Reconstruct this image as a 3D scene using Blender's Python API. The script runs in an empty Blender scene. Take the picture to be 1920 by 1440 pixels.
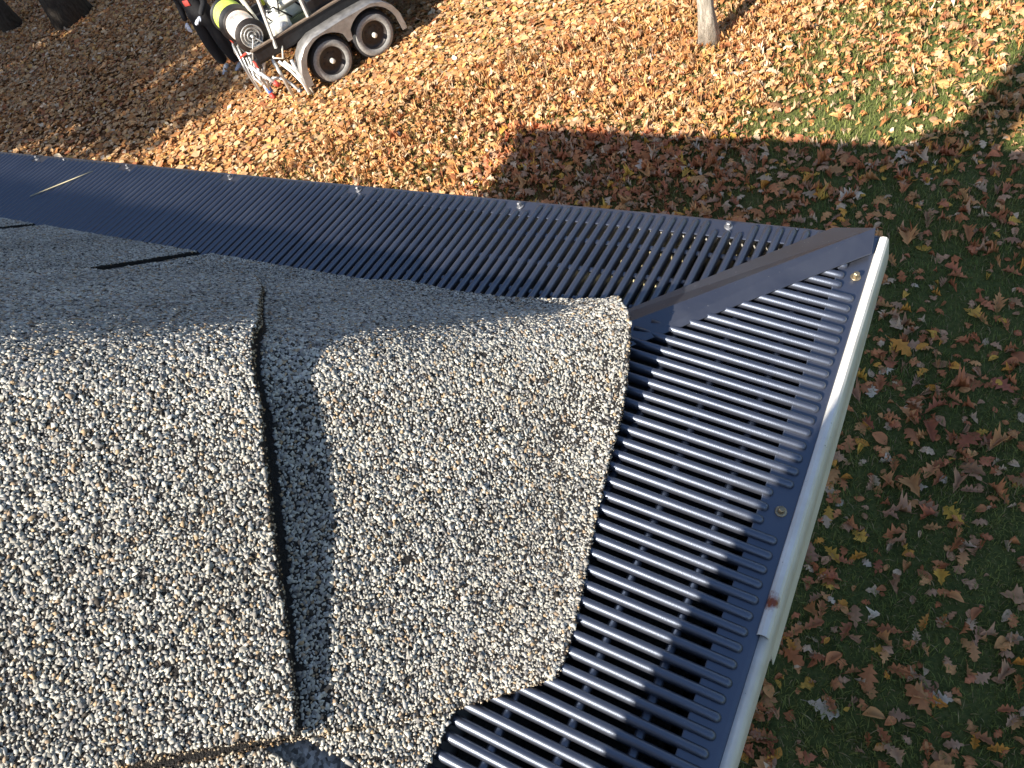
import bpy, math, random
import numpy as np
from mathutils import Matrix, Vector

# ------------------------------------------------------------------ camera, sky, sun, exposure
SC = bpy.context.scene
COL = SC.collection
U = 0.01                       # lengths below are in centimetres

cam_d = bpy.data.cameras.new('camera')
cam = bpy.data.objects.new('camera', cam_d); COL.objects.link(cam)
R_ = Vector((0.85659, 0.42879, -0.28704)); D_ = Vector((0.19398, -0.78308, -0.59089)); F_ = Vector((-0.47815, 0.45047, -0.75396))
mw = Matrix.Identity(4)
for i in range(3):
    mw[i][0] = R_[i]; mw[i][1] = -D_[i]; mw[i][2] = -F_[i]
mw[0][3], mw[1][3], mw[2][3] = 6.936*U, -46.999*U, 45.879*U
cam.matrix_world = mw
cam_d.sensor_width = 36.0; cam_d.lens = 1458.6/1920*36
cam_d.clip_start = 0.01; cam_d.clip_end = 2000
SC.camera = cam

KX, KY = 0.44, 1.29            # ground shift of a shadow for each unit of height
EL = math.atan(1/math.hypot(KX, KY)); AZ = math.atan2(-KX, -KY)   # the sun stands in direction (-KX,-KY)
w = bpy.data.worlds.new('World'); SC.world = w; w.use_nodes = True
nt = w.node_tree
sky = nt.nodes.new('ShaderNodeTexSky'); sky.sky_type = 'NISHITA'; sky.sun_disc = False
sky.sun_elevation = EL; sky.sun_rotation = AZ
sky.altitude = 200; sky.air_density = 1.0; sky.dust_density = 0.6; sky.ozone_density = 1.5
nt.links.new(sky.outputs[0], nt.nodes['Background'].inputs[0])
nt.nodes['Background'].inputs[1].default_value = 0.095
sun_d = bpy.data.lights.new('sun', 'SUN'); sun_d.energy = 5.0; sun_d.angle = math.radians(0.53); sun_d.color = (1.0, 0.93, 0.82)
sun = bpy.data.objects.new('sun', sun_d); COL.objects.link(sun)
sun.rotation_euler = Vector((KX, KY, -1)).to_track_quat('-Z', 'Y').to_euler()
vs = SC.view_settings
vs.view_transform = 'Standard'; vs.look = 'None'; vs.gamma = 1.0; vs.exposure = 1.28; vs.use_curve_mapping = False

# ------------------------------------------------------------------ constants of the place
HG = -490.0                    # lawn below the eave
TL, TR = math.tan(math.radians(5.57)), math.tan(math.radians(11.37))   # guard tilts
M = 0.80                       # roof pitch
XE = -707.0                    # far end of the eave
rng = np.random.default_rng(7)
random.seed(7)

# ------------------------------------------------------------------ helpers
def mesh_np(name, verts, faces, mat=None, smooth=False, col=None, scale=U):
    """verts (n,3), faces (m,k) all of one size k, or list of lists"""
    me = bpy.data.meshes.new(name)
    v = np.asarray(verts, dtype=np.float32)*scale
    if isinstance(faces, np.ndarray):
        k = faces.shape[1]; m = faces.shape[0]
        me.vertices.add(len(v)); me.vertices.foreach_set('co', v.ravel())
        me.loops.add(m*k); me.loops.foreach_set('vertex_index', faces.astype(np.int32).ravel())
        me.polygons.add(m); me.polygons.foreach_set('loop_start', (np.arange(m)*k).astype(np.int32))
        me.update(calc_edges=True)
    else:
        me.from_pydata([tuple(map(float, p)) for p in v], [], faces); me.update()
    if smooth:
        me.polygons.foreach_set('use_smooth', np.ones(len(me.polygons), dtype=bool))
    if col is not None:
        a = me.color_attributes.new('tint', 'FLOAT_COLOR', 'POINT')
        c = np.ones((len(v), 4), dtype=np.float32); c[:, :3] = col
        a.data.foreach_set('color', c.ravel())
    if mat: me.materials.append(mat)
    return me

def ob(name, me, parent=None, loc=(0, 0, 0), rot=(0, 0, 0)):
    o = bpy.data.objects.new(name, me); COL.objects.link(o)
    o.parent = parent; o.location = Vector(loc)*U; o.rotation_euler = rot
    return o

def empty(name, loc=(0, 0, 0), rot=(0, 0, 0)):
    return ob(name, None, None, loc, rot)

def tag(o, label=None, cat=None, group=None, kind=None):
    if label: o['label'] = label
    if cat: o['category'] = cat
    if group: o['group'] = group
    if kind: o['kind'] = kind
    return o

class MB:
    """collects shapes, builds one mesh"""
    def __init__(s): s.v = []; s.f = []
    def add(s, v, f):
        b = len(s.v); s.v += [tuple(map(float, p)) for p in v]; s.f += [tuple(i+b for i in q) for q in f]; return s
    def box(s, x0, x1, y0, y1, z0, z1):
        v = [(x, y, z) for z in (z0, z1) for y in (y0, y1) for x in (x0, x1)]
        return s.add(v, [(0, 2, 3, 1), (4, 5, 7, 6), (0, 1, 5, 4), (2, 6, 7, 3), (0, 4, 6, 2), (1, 3, 7, 5)])
    def rbox(s, x0, x1, y0, y1, z0, z1, r, n=4):
        """box with rounded vertical edges and chamfered top and bottom"""
        loops = []
        for z, inset in ((z0, r*.5), (z0+r*.5, 0), (z1-r*.5, 0), (z1, r*.5)):
            lp = []
            for cx, cy, a0 in ((x1-r, y1-r, 0), (x0+r, y1-r, 90), (x0+r, y0+r, 180), (x1-r, y0+r, 270)):
                for i in range(n+1):
                    a = math.radians(a0+90*i/n); q = r-inset
                    lp.append((cx+q*math.cos(a), cy+q*math.sin(a), z))
            loops.append(lp)
        return s.loft(loops, cap=True)
    def loft(s, loops, cap=False, closed=True):
        n = len(loops[0]); v = [p for l in loops for p in l]; f = []
        for j in range(len(loops)-1):
            for i in range(n if closed else n-1):
                a = j*n+i; b = j*n+(i+1) % n
                f.append((a, b, b+n, a+n))
        if cap:
            f.append(tuple(range(n-1, -1, -1))); f.append(tuple((len(loops)-1)*n+i for i in range(n)))
        return s.add(v, f)
    def tube(s, pts, r, n=8, cap=True):
        pts = [Vector(p) for p in pts]; rs = r if isinstance(r, (list, tuple)) else [r]*len(pts)
        loops = []; up = Vector((0.12, 0.31, 1)).normalized(); 
        for i, p in enumerate(pts):
            t = (pts[min(i+1, len(pts)-1)]-pts[max(i-1, 0)]).normalized()
            if abs(t.dot(up)) > .95: a = t.cross(Vector((1, 0, 0))).normalized()
            else: a = t.cross(up).normalized()
            b = t.cross(a).normalized()
            loops.append([tuple(p+(a*math.cos(k*2*math.pi/n)+b*math.sin(k*2*math.pi/n))*rs[i]) for k in range(n)])
        return s.loft(loops, cap)
    def lathe(s, prof, axis='z', c=(0, 0, 0), n=24, cap=True):
        loops = []
        for r, h in prof:
            lp = []
            for k in range(n):
                a = 2*math.pi*k/n
                if axis == 'z': lp.append((c[0]+r*math.cos(a), c[1]+r*math.sin(a), c[2]+h))
                elif axis == 'y': lp.append((c[0]+r*math.sin(a), c[1]+h, c[2]+r*math.cos(a)))
                else: lp.append((c[0]+h, c[1]+r*math.cos(a), c[2]+r*math.sin(a)))
            loops.append(lp)
        return s.loft(loops, cap=cap)
    def build(s, name, mat, parent=None, smooth=False, loc=(0, 0, 0), rot=(0, 0, 0), bevel=0):
        me = mesh_np(name, s.v, s.f, mat, smooth)
        o = ob(name, me, parent, loc, rot)
        if bevel:
            m = o.modifiers.new('bevel', 'BEVEL'); m.width = bevel*U; m.segments = 2; m.limit_method = 'ANGLE'
        return o

def sheet_profile(pts, th):
    """polyline (2-D) -> closed loop of a sheet th thick"""
    P = [Vector(p) for p in pts]; off = []
    for i, p in enumerate(P):
        t = (P[min(i+1, len(P)-1)]-P[max(i-1, 0)]).normalized(); off.append(p+Vector((-t.y, t.x))*th)
    return [tuple(p) for p in P]+[tuple(p) for p in reversed(off)]

# ------------------------------------------------------------------ materials
def new_mat(name):
    m = bpy.data.materials.new(name); m.use_nodes = True
    n = m.node_tree.nodes; return m, n, m.node_tree.links, n['Principled BSDF']

def noise(n, l, scale, detail=4, rough=.55, coord=None, dist=0):
    t = n.new('ShaderNodeTexNoise'); t.inputs['Scale'].default_value = scale; t.inputs['Detail'].default_value = detail
    t.inputs['Roughness'].default_value = rough; t.inputs['Distortion'].default_value = dist
    if coord: l.new(coord, t.inputs['Vector'])
    return t

def ramp(n, l, src, stops):
    r = n.new('ShaderNodeValToRGB'); e = r.color_ramp.elements
    while len(e) < len(stops): e.new(0.5)
    for i, (p, c) in enumerate(stops):
        e[i].position = p; e[i].color = (c, c, c, 1) if isinstance(c, (int, float)) else (*c, 1)
    l.new(src, r.inputs[0]); return r

def simple(name, col, rough=.5, metal=0.0, var=.15, scale=30, bump=.0, bscale=200, spec=.5, coat=0):
    m, n, l, p = new_mat(name)
    tc = n.new('ShaderNodeTexCoord'); t = noise(n, l, scale, 5, .6, tc.outputs['Object'])
    c0 = tuple(max(0, c*(1-var)) for c in col); c1 = tuple(min(1, c*(1+var)) for c in col)
    r = ramp(n, l, t.outputs['Fac'], [(.3, c0), (.7, c1)]); l.new(r.outputs[0], p.inputs['Base Color'])
    p.inputs['Metallic'].default_value = metal; p.inputs['Specular IOR Level'].default_value = spec
    rr = ramp(n, l, t.outputs['Fac'], [(.25, max(0, rough-.08)), (.75, min(1, rough+.1))]); l.new(rr.outputs[0], p.inputs['Roughness'])
    if coat: p.inputs['Coat Weight'].default_value = coat; p.inputs['Coat Roughness'].default_value = .1
    if bump:
        t2 = noise(n, l, bscale, 3, .6, tc.outputs['Object']); b = n.new('ShaderNodeBump'); b.inputs['Strength'].default_value = bump
        b.inputs['Distance'].default_value = .002; l.new(t2.outputs['Fac'], b.inputs['Height']); l.new(b.outputs[0], p.inputs['Normal'])
    return m

def tint_mat(name, rough=.75, spec=.3, trans=0.0, gain=1.0, vein=False):
    m, n, l, p = new_mat(name)
    a = n.new('ShaderNodeAttribute'); a.attribute_name = 'tint'
    tc = n.new('ShaderNodeTexCoord'); t = noise(n, l, 60 if vein else 900, 4, .6, tc.outputs['Object'])
    r = ramp(n, l, t.outputs['Fac'], [(.3, .72*gain), (.7, 1.12*gain)])
    mx = n.new('ShaderNodeMix'); mx.data_type = 'RGBA'; mx.blend_type = 'MULTIPLY'; mx.inputs[0].default_value = 1
    l.new(a.outputs['Color'], mx.inputs[6]); l.new(r.outputs[0], mx.inputs[7])
    l.new(mx.outputs[2], p.inputs['Base Color'])
    p.inputs['Roughness'].default_value = rough; p.inputs['Specular IOR Level'].default_value = spec
    if trans:
        out = n['Material Output']; tr = n.new('ShaderNodeBsdfTranslucent'); l.new(mx.outputs[2], tr.inputs['Color'])
        ms = n.new('ShaderNodeMixShader'); ms.inputs[0].default_value = trans
        l.new(p.outputs[0], ms.inputs[1]); l.new(tr.outputs[0], ms.inputs[2]); l.new(ms.outputs[0], out.inputs[0])
    return m

MAT = {}
def guard_paint():
    """black powder coat: semi-gloss, fine orange peel, dust flecks"""
    m, n, l, p = new_mat('black_powder_coat')
    tc = n.new('ShaderNodeTexCoord'); geo = n.new('ShaderNodeNewGeometry')
    t = noise(n, l, 900, 3, .6, geo.outputs['Position'])           # flecks of dust and grit
    fl = ramp(n, l, t.outputs['Fac'], [(.70, 0), (.76, 1)])
    t2 = noise(n, l, 14, 5, .65, geo.outputs['Position'])
    dm = ramp(n, l, t2.outputs['Fac'], [(.35, .15), (.75, 1.0)])
    mul = n.new('ShaderNodeMath'); mul.operation = 'MULTIPLY'; l.new(fl.outputs[0], mul.inputs[0]); l.new(dm.outputs[0], mul.inputs[1])
    base = ramp(n, l, t2.outputs['Fac'], [(.3, (.016, .017, .024)), (.7, (.028, .029, .036))])
    mx = n.new('ShaderNodeMix'); mx.data_type = 'RGBA'; l.new(mul.outputs[0], mx.inputs[0]); l.new(base.outputs[0], mx.inputs[6]); mx.inputs[7].default_value = (.28, .26, .23, 1)
    l.new(mx.outputs[2], p.inputs['Base Color'])
    ro = ramp(n, l, t2.outputs['Fac'], [(.3, .36), (.75, .46)]); l.new(ro.outputs[0], p.inputs['Roughness'])
    p.inputs['Specular IOR Level'].default_value = .8; p.inputs['IOR'].default_value = 1.9; p.inputs['Specular Tint'].default_value = (.70, .80, 1.0, 1)
    t3 = noise(n, l, 1600, 2, .5, geo.outputs['Position'])
    b = n.new('ShaderNodeBump'); b.inputs['Strength'].default_value = .10; b.inputs['Distance'].default_value = .0008
    l.new(t3.outputs['Fac'], b.inputs['Height']); l.new(b.outputs[0], p.inputs['Normal'])
    return m
MAT['guard'] = guard_paint()

def white_aluminium():
    """baked white gutter paint with dirt and one rust stain near the end of the corner sleeve"""
    m, n, l, p = new_mat('white_gutter_paint')
    geo = n.new('ShaderNodeNewGeometry')
    t = noise(n, l, 25, 6, .65, geo.outputs['Position']); t2 = noise(n, l, 420, 3, .6, geo.outputs['Position'])
    base = ramp(n, l, t.outputs['Fac'], [(.3, (.58, .54, .47)), (.65, (.76, .73, .67))])
    fl = ramp(n, l, t2.outputs['Fac'], [(.70, 0), (.75, .8)])
    mx = n.new('ShaderNodeMix'); mx.data_type = 'RGBA'; l.new(fl.outputs[0], mx.inputs[0]); l.new(base.outputs[0], mx.inputs[6]); mx.inputs[7].default_value = (.12, .10, .09, 1)
    vd = n.new('ShaderNodeVectorMath'); vd.operation = 'DISTANCE'; l.new(geo.outputs['Position'], vd.inputs[0]); vd.inputs[1].default_value = (.0066, -.301, .001)
    t4 = noise(n, l, 260, 4, .7, geo.outputs['Position'])
    ad = n.new('ShaderNodeMath'); ad.operation = 'MULTIPLY_ADD'; l.new(t4.outputs['Fac'], ad.inputs[0]); ad.inputs[1].default_value = .011; l.new(vd.outputs['Value'], ad.inputs[2])
    rm = ramp(n, l, ad.outputs[0], [(.0078, 1), (.0098, 0)])
    mr = n.new('ShaderNodeMix'); mr.data_type = 'RGBA'; l.new(rm.outputs[0], mr.inputs[0]); l.new(mx.outputs[2], mr.inputs[6]); mr.inputs[7].default_value = (.22, .05, .015, 1)
    l.new(mr.outputs[2], p.inputs['Base Color']); p.inputs['Roughness'].default_value = .32
    return m
MAT['white'] = white_aluminium()
MAT['trough'] = simple('dirty_cream_trough', (.42, .36, .22), .6, 0, .45, 40, .4, 300)
MAT['straw'] = simple('straw_debris', (.60, .52, .30), .8, 0, .5, 90, .8, 400)
MAT['dull'] = simple('dull_screw', (.20, .20, .21), .45, .6, .4, 300)
MAT['silt'] = simple('dark_silt_and_slot_shade', (.045, .04, .033), .9, 0, .6, 300, .9, 500)  # real silt; on the side trough walls its darkness stands in for shade
MAT['zinc'] = simple('zinc_screw', (.34, .27, .17), .42, .8, .5, 300)
MAT['asphalt'] = simple('asphalt_mat', (.016, .013, .011), .92, 0, .8, 500, .8, 900)
MAT['granule'] = tint_mat('mineral_granule', .8, .2)
MAT['strip'] = None
def strip_mat():
    m, n, l, p = new_mat('black_strip_paint')
    geo = n.new('ShaderNodeNewGeometry')
    t = noise(n, l, 620, 2, .6, geo.outputs['Position']); t2 = noise(n, l, 22, 5, .65, geo.outputs['Position'], .6)
    fl = ramp(n, l, t.outputs['Fac'], [(.745, 0), (.775, 1)])
    base = ramp(n, l, t2.outputs['Fac'], [(.3, (.020, .021, .028)), (.7, (.034, .035, .042))])
    mx = n.new('ShaderNodeMix'); mx.data_type = 'RGBA'; l.new(fl.outputs[0], mx.inputs[0]); l.new(base.outputs[0], mx.inputs[6]); mx.inputs[7].default_value = (.5, .5, .48, 1)
    l.new(mx.outputs[2], p.inputs['Base Color'])
    ro = ramp(n, l, t2.outputs['Fac'], [(.3, .30), (.75, .46)]); l.new(ro.outputs[0], p.inputs['Roughness']); p.inputs['IOR'].default_value = 1.8; p.inputs['Specular IOR Level'].default_value = .7; p.inputs['Specular Tint'].default_value = (.70, .80, 1.0, 1)
    return m
MAT['strip'] = strip_mat()

def roof_field_mat():
    """far shingle field: granule grain plus courses"""
    m, n, l, p = new_mat('shingle_field')
    geo = n.new('ShaderNodeNewGeometry'); v = n.new('ShaderNodeTexVoronoi'); v.inputs['Scale'].default_value = 520; l.new(geo.outputs['Position'], v.inputs['Vector'])
    r = ramp(n, l, v.outputs['Color'], [(.1, .05), (.5, .26), (.9, .5)]); l.new(r.outputs[0], p.inputs['Base Color'])
    p.inputs['Roughness'].default_value = .9
    b = n.new('ShaderNodeBump'); b.inputs['Strength'].default_value = .8; b.inputs['Distance'].default_value = .001; b.invert = True
    l.new(v.outputs['Distance'], b.inputs['Height']); l.new(b.outputs[0], p.inputs['Normal'])
    return m
MAT['field'] = roof_field_mat()

def ground_mat():
    m, n, l, p = new_mat('lawn_soil')
    geo = n.new('ShaderNodeNewGeometry')
    t = noise(n, l, 1.1, 6, .65, geo.outputs['Position']); t2 = noise(n, l, 34, 5, .7, geo.outputs['Position'])
    a = ramp(n, l, t2.outputs['Fac'], [(.3, (.050, .066, .022)), (.55, (.105, .125, .038)), (.75, (.17, .15, .065))])
    br = ramp(n, l, t2.outputs['Fac'], [(.3, (.045, .022, .010)), (.55, (.16, .075, .028)), (.75, (.30, .16, .065))])
    sx = n.new('ShaderNodeSeparateXYZ'); l.new(geo.outputs['Position'], sx.inputs[0])
    # litter thickens away from the house corner, to the left
    k = n.new('ShaderNodeMath'); k.operation = 'MULTIPLY_ADD'; l.new(sx.outputs['X'], k.inputs[0]); k.inputs[1].default_value = -.16; k.inputs[2].default_value = -.35
    k2 = n.new('ShaderNodeMath'); k2.operation = 'ADD'; l.new(k.outputs[0], k2.inputs[0]); l.new(t.outputs['Fac'], k2.inputs[1])
    mk = ramp(n, l, k2.outputs[0], [(.35, 0), (.8, 1)])
    mx = n.new('ShaderNodeMix'); mx.data_type = 'RGBA'; l.new(mk.outputs[0], mx.inputs[0]); l.new(a.outputs[0], mx.inputs[6]); l.new(br.outputs[0], mx.inputs[7])
    l.new(mx.outputs[2], p.inputs['Base Color']); p.inputs['Roughness'].default_value = .95; p.inputs['Specular IOR Level'].default_value = .15
    b = n.new('ShaderNodeBump'); b.inputs['Strength'].default_value = .7; b.inputs['Distance'].default_value = .03; l.new(t2.outputs['Fac'], b.inputs['Height']); l.new(b.outputs[0], p.inputs['Normal'])
    return m
MAT['ground'] = ground_mat()
MAT['leaf'] = tint_mat('dry_leaf', .7, .25, .12, 1.0, True)
MAT['grass'] = tint_mat('grass_blade', .6, .3, .25, 1.0, True)
def bark_mat(name, c0, c1):
    m, n, l, p = new_mat(name)
    tc = n.new('ShaderNodeTexCoord'); mp = n.new('ShaderNodeMapping'); mp.inputs['Scale'].default_value = (1, 1, .22); l.new(tc.outputs['Object'], mp.inputs[0])
    t = noise(n, l, 26, 7, .7, mp.outputs[0], .5); r = ramp(n, l, t.outputs['Fac'], [(.3, c0), (.62, c1)])
    l.new(r.outputs[0], p.inputs['Base Color']); p.inputs['Roughness'].default_value = .92; p.inputs['Specular IOR Level'].default_value = .2
    b = n.new('ShaderNodeBump'); b.inputs['Strength'].default_value = 1; b.inputs['Distance'].default_value = .02; l.new(t.outputs['Fac'], b.inputs['Height']); l.new(b.outputs[0], p.inputs['Normal'])
    return m
MAT['bark_pale'] = bark_mat('pale_bark', (.13, .11, .085), (.46, .41, .34))
MAT['bark_dark'] = bark_mat('dark_bark', (.025, .021, .018), (.085, .072, .06))

# ------------------------------------------------------------------ ground
g = MB()
N = 40
xs = np.concatenate([[-60000], np.linspace(-6000, 3000, N), [60000]]); ys = np.concatenate([[-60000], np.linspace(-3000, 4000, N), [60000]])
gv = [(x, y, HG) for y in ys for x in xs]; nx = len(xs)
gf = [(j*nx+i, j*nx+i+1, (j+1)*nx+i+1, (j+1)*nx+i) for j in range(len(ys)-1) for i in range(nx-1)]
tag(ob('ground', mesh_np('ground', gv, gf, MAT['ground'])), kind='structure')

# ------------------------------------------------------------------ house
house = empty('house', (-350, -350, HG))
tag(house, 'grey shingled hip roof corner of the house, seen from above', 'house')
def hchild(name, me):
    return ob(name, me, house, (350, 350, -HG))
wall_m = simple('pale_siding', (.55, .52, .46), .7, 0, .08, 5)
b = MB(); b.box(XE+45, -45, -690, -45, HG, -14)
hchild('wall', mesh_np('wall', b.v, b.f, wall_m))
b = MB(); b.box(XE+14.6, -14.6, -16.0, -13.7, -16, .6); hchild('fascia', mesh_np('fascia', b.v, b.f, MAT['white']))
b = MB(); b.box(-16.0, -13.7, -690, -16.3, -16, 1.6); hchild('fascia', mesh_np('fascia', b.v, b.f, MAT['white']))
b = MB(); b.box(XE+14.6, -16.3, -690, -16.3, -15.6, -14.2); hchild('soffit', mesh_np('soffit', b.v, b.f, MAT['white']))

def plane_l(y): return 1.95+M*(-y-13.9)
def plane_r(x): return 3.2+M*(-x-13.5)
def smin(a, b, k):
    h = np.maximum(k-np.abs(a-b), 0)/k; return np.minimum(a, b)-h*h*k*.25
def smax(a, b, k): return -smin(-a, -b, k)
def vnoise(x, y, s, seed=0):
    """cheap smooth value noise"""
    x = np.asarray(x)/s; y = np.asarray(y)/s
    xi = np.floor(x).astype(np.int64); yi = np.floor(y).astype(np.int64); fx = x-xi; fy = y-yi
    def hsh(i, j):
        n = (i*374761393+j*668265263+seed*1442695041) & 0x7fffffff; n = (n ^ (n >> 13))*1274126177 & 0x7fffffff
        return ((n ^ (n >> 16)) & 0xffff)/65535.0
    u = fx*fx*(3-2*fx); v = fy*fy*(3-2*fy)
    return (hsh(xi, yi)*(1-u)+hsh(xi+1, yi)*u)*(1-v)+(hsh(xi, yi+1)*(1-u)+hsh(xi+1, yi+1)*u)*v

# roof deck slopes (shingle field under and beyond the single shingles)
DK = 0.55                      # deck lies this far under the shingle tops
zt = lambda x, y: min(plane_l(y), plane_r(x))-DK
ax_, ay_ = (XE)/2, None
ay_ = ax_ - 1.96               # hip meets ridge
za = plane_r(ax_)-DK
hz = plane_l(-13.7)-DK
e1 = (-13.4, -15.4, plane_r(-13.4)-DK); e0 = (XE+13.4, -13.7, hz)
front = [(XE+14, -13.8, plane_l(-13.8)-DK), (-13.7-1.9, -13.8, plane_l(-13.8)-DK), (ax_, -(-ax_)-2.2, za)]
hchild('roof_slope', mesh_np('roof_slope', front, [(0, 1, 2)], MAT['field']))
right = [(-13.4, -15.5, plane_r(-13.4)-DK), (-13.4, -690, plane_r(-13.4)-DK), (ax_, -690, za), (ax_, ax_-2.2, za)]
hchild('roof_slope', mesh_np('roof_slope', right, [(3, 0, 1), (3, 1, 2)], MAT['field']))
left = [(XE+14, -13.8, hz), (ax_, ax_-2.2, za), (ax_, -690, za), (XE+14, -690, hz)]
hchild('roof_slope', mesh_np('roof_slope', left, [(0, 1, 2), (0, 2, 3)], MAT['field']))
# chimney on the hip peak; its shadow reaches across the lawn
brick = simple('chimney_brick', (.30, .12, .08), .85, 0, .4, 60, .5, 300)
cw = (-372, -333, -372, -334)
b = MB()
for k in range(26):
    o_ = .35*((k % 2)*2-1); z0 = za-40+k*9.0
    b.box(cw[0]+o_, cw[1]+o_*.4, cw[2], cw[3], z0, z0+8.2); b.box(cw[0]+1.2, cw[1]-1.2, cw[2]+1.2, cw[3]-1.2, z0+8.2, z0+9)
b.box(cw[0]-4, cw[1]+4, cw[2]-4, cw[3]+4, za-40+26*9, za-40+26*9+7)
hchild('chimney', mesh_np('chimney', b.v, b.f, brick))
b = MB(); b.add([(-398, -352, za-14), (-372, -352, za-14), (-372, -352, za+14), (-396, -352, za+14), (-398, -345, za-14), (-372, -345, za-14), (-372, -345, za+14), (-396, -345, za+14)],
                [(0, 1, 2, 3), (7, 6, 5, 4), (0, 4, 5, 1), (1, 5, 6, 2), (2, 6, 7, 3), (3, 7, 4, 0)])
hchild('chimney_flashing', mesh_np('chimney_flashing', b.v, b.f, MAT['zinc']))

# --- granules -------------------------------------------------------
GC = np.array([(.66, .62, .52), (.54, .51, .44), (.43, .405, .36), (.74, .71, .62), (.52, .38, .23), (.33, .31, .285), (.07, .06, .05), (.46, .34, .23), (.19, .18, .17), (.58, .56, .52)])
GP = np.array([.20, .21, .14, .15, .045, .09, .04, .04, .04, .045])
# a grain: open-bottomed crushed block, 8 corners
ICO_V = np.array([(x*.95, y*.95, -.6) for x, y in ((-1, -1), (1, -1), (1, 1), (-1, 1))]+[(x*.74, y*.74, .55) for x, y in ((-1, -1), (1, -1), (1, 1), (-1, 1))])*.85
ICO_F = np.array([(4, 5, 6), (4, 6, 7)]+[q for k in range(4) for q in ((k, (k+1) % 4, 4+(k+1) % 4), (k, 4+(k+1) % 4, 4+k))])
OCT_V = np.array([(1, 0, 0), (-1, 0, 0), (0, 1, 0), (0, -1, 0), (0, 0, 1), (0, 0, -1)], float)
OCT_F = np.array([(0, 2, 4), (2, 1, 4), (1, 3, 4), (3, 0, 4), (2, 0, 5), (1, 2, 5), (3, 1, 5), (0, 3, 5)])

def in_poly(px, py, poly):
    c = np.zeros(len(px), bool); n = len(poly); j = n-1
    for i in range(n):
        xi, yi = poly[i]; xj, yj = poly[j]
        cond = ((yi > py) != (yj > py)) & (px < (xj-xi)*(py-yi)/(yj-yi+1e-12)+xi)
        c ^= cond; j = i
    return c

def rand_rot(n):
    q = rng.normal(size=(n, 4)); q /= np.linalg.norm(q, axis=1)[:, None]
    w, x, y, z = q.T
    return np.stack([np.stack([1-2*(y*y+z*z), 2*(x*y-z*w), 2*(x*z+y*w)], -1), np.stack([2*(x*y+z*w), 1-2*(x*x+z*z), 2*(y*z-x*w)], -1), np.stack([2*(x*z-y*w), 2*(y*z+x*w), 1-2*(x*x+y*y)], -1)], 1)

def granules(poly, zf, bounds, sp, parent, keep=None, low=False, size=1.0, bare=.04):
    x0, x1, y0, y1 = bounds
    X, Y = np.meshgrid(np.arange(x0, x1, sp), np.arange(y0, y1, sp*.75))
    X = X+(np.arange(X.shape[0]) % 2)[:, None]*sp*.5
    px = X.ravel()+rng.uniform(-.33, .33, X.size)*sp; py = Y.ravel()+rng.uniform(-.33, .33, X.size)*sp
    k = in_poly(px, py, poly)
    if keep is not None: k &= keep(px, py)
    bald = vnoise(px, py, .9, 3)*.5+vnoise(px, py, .42, 5)*.5
    k &= (bald > .11) & (rng.random(len(px)) > bare)
    px, py = px[k], py[k]; n = len(px)
    if n == 0: return None
    z = zf(px, py); e = .15
    nx_ = -(zf(px+e, py)-zf(px-e, py))/(2*e); ny_ = -(zf(px, py+e)-zf(px, py-e))/(2*e)
    nr = np.stack([nx_, ny_, np.ones(n)], 1); nr /= np.linalg.norm(nr, axis=1)[:, None]
    tx = np.cross(np.tile([0.3, 1, 0.1], (n, 1)), nr); tx /= np.linalg.norm(tx, axis=1)[:, None]; ty = np.cross(nr, tx)
    BV, BF = (OCT_V, OCT_F) if low else (ICO_V, ICO_F)
    m = len(BV)
    s = size*sp*np.clip(rng.lognormal(-.42, .24, n), .36, 1.05)
    loc = np.tile(BV, (n, 1, 1))*rng.uniform(.72, 1.25, (n, m, 1))
    if low: loc = np.einsum('nij,nkj->nki', rand_rot(n), loc)
    else: loc += rng.normal(0, .20, loc.shape)
    st = rng.uniform(.75, 1.3, n); ang = rng.uniform(0, np.pi, n); ca, sa = np.cos(ang), np.sin(ang)
    a = loc[:, :, 0]*st[:, None]; bb = loc[:, :, 1]/st[:, None]; cc = loc[:, :, 2]*rng.uniform(.45, .75, n)[:, None]+(a*rng.normal(0, .17, n)[:, None]+bb*rng.normal(0, .17, n)[:, None])
    a, bb = a*ca[:, None]-bb*sa[:, None], a*sa[:, None]+bb*ca[:, None]
    P = np.stack([px, py, z], 1)+nr*(rng.uniform(-.20, .15, n)*s)[:, None]
    V = P[:, None, :]+(a[..., None]*tx[:, None]+bb[..., None]*ty[:, None]+cc[..., None]*nr[:, None])*s[:, None, None]
    Fc = (BF[None]+(np.arange(n)*m)[:, None, None]).reshape(-1, 3)
    ci = rng.choice(len(GC), n, p=GP/GP.sum())
    col = GC[ci]*rng.uniform(.60, .93, (n, 1))*(.86+.28*vnoise(px, py, 6, 9))[:, None]
    me = mesh_np('granules', V.reshape(-1, 3), Fc, MAT['granule'], False, np.repeat(col, m, 0))
    o = ob('granules', me, parent); o['kind'] = 'stuff'
    return o

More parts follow.
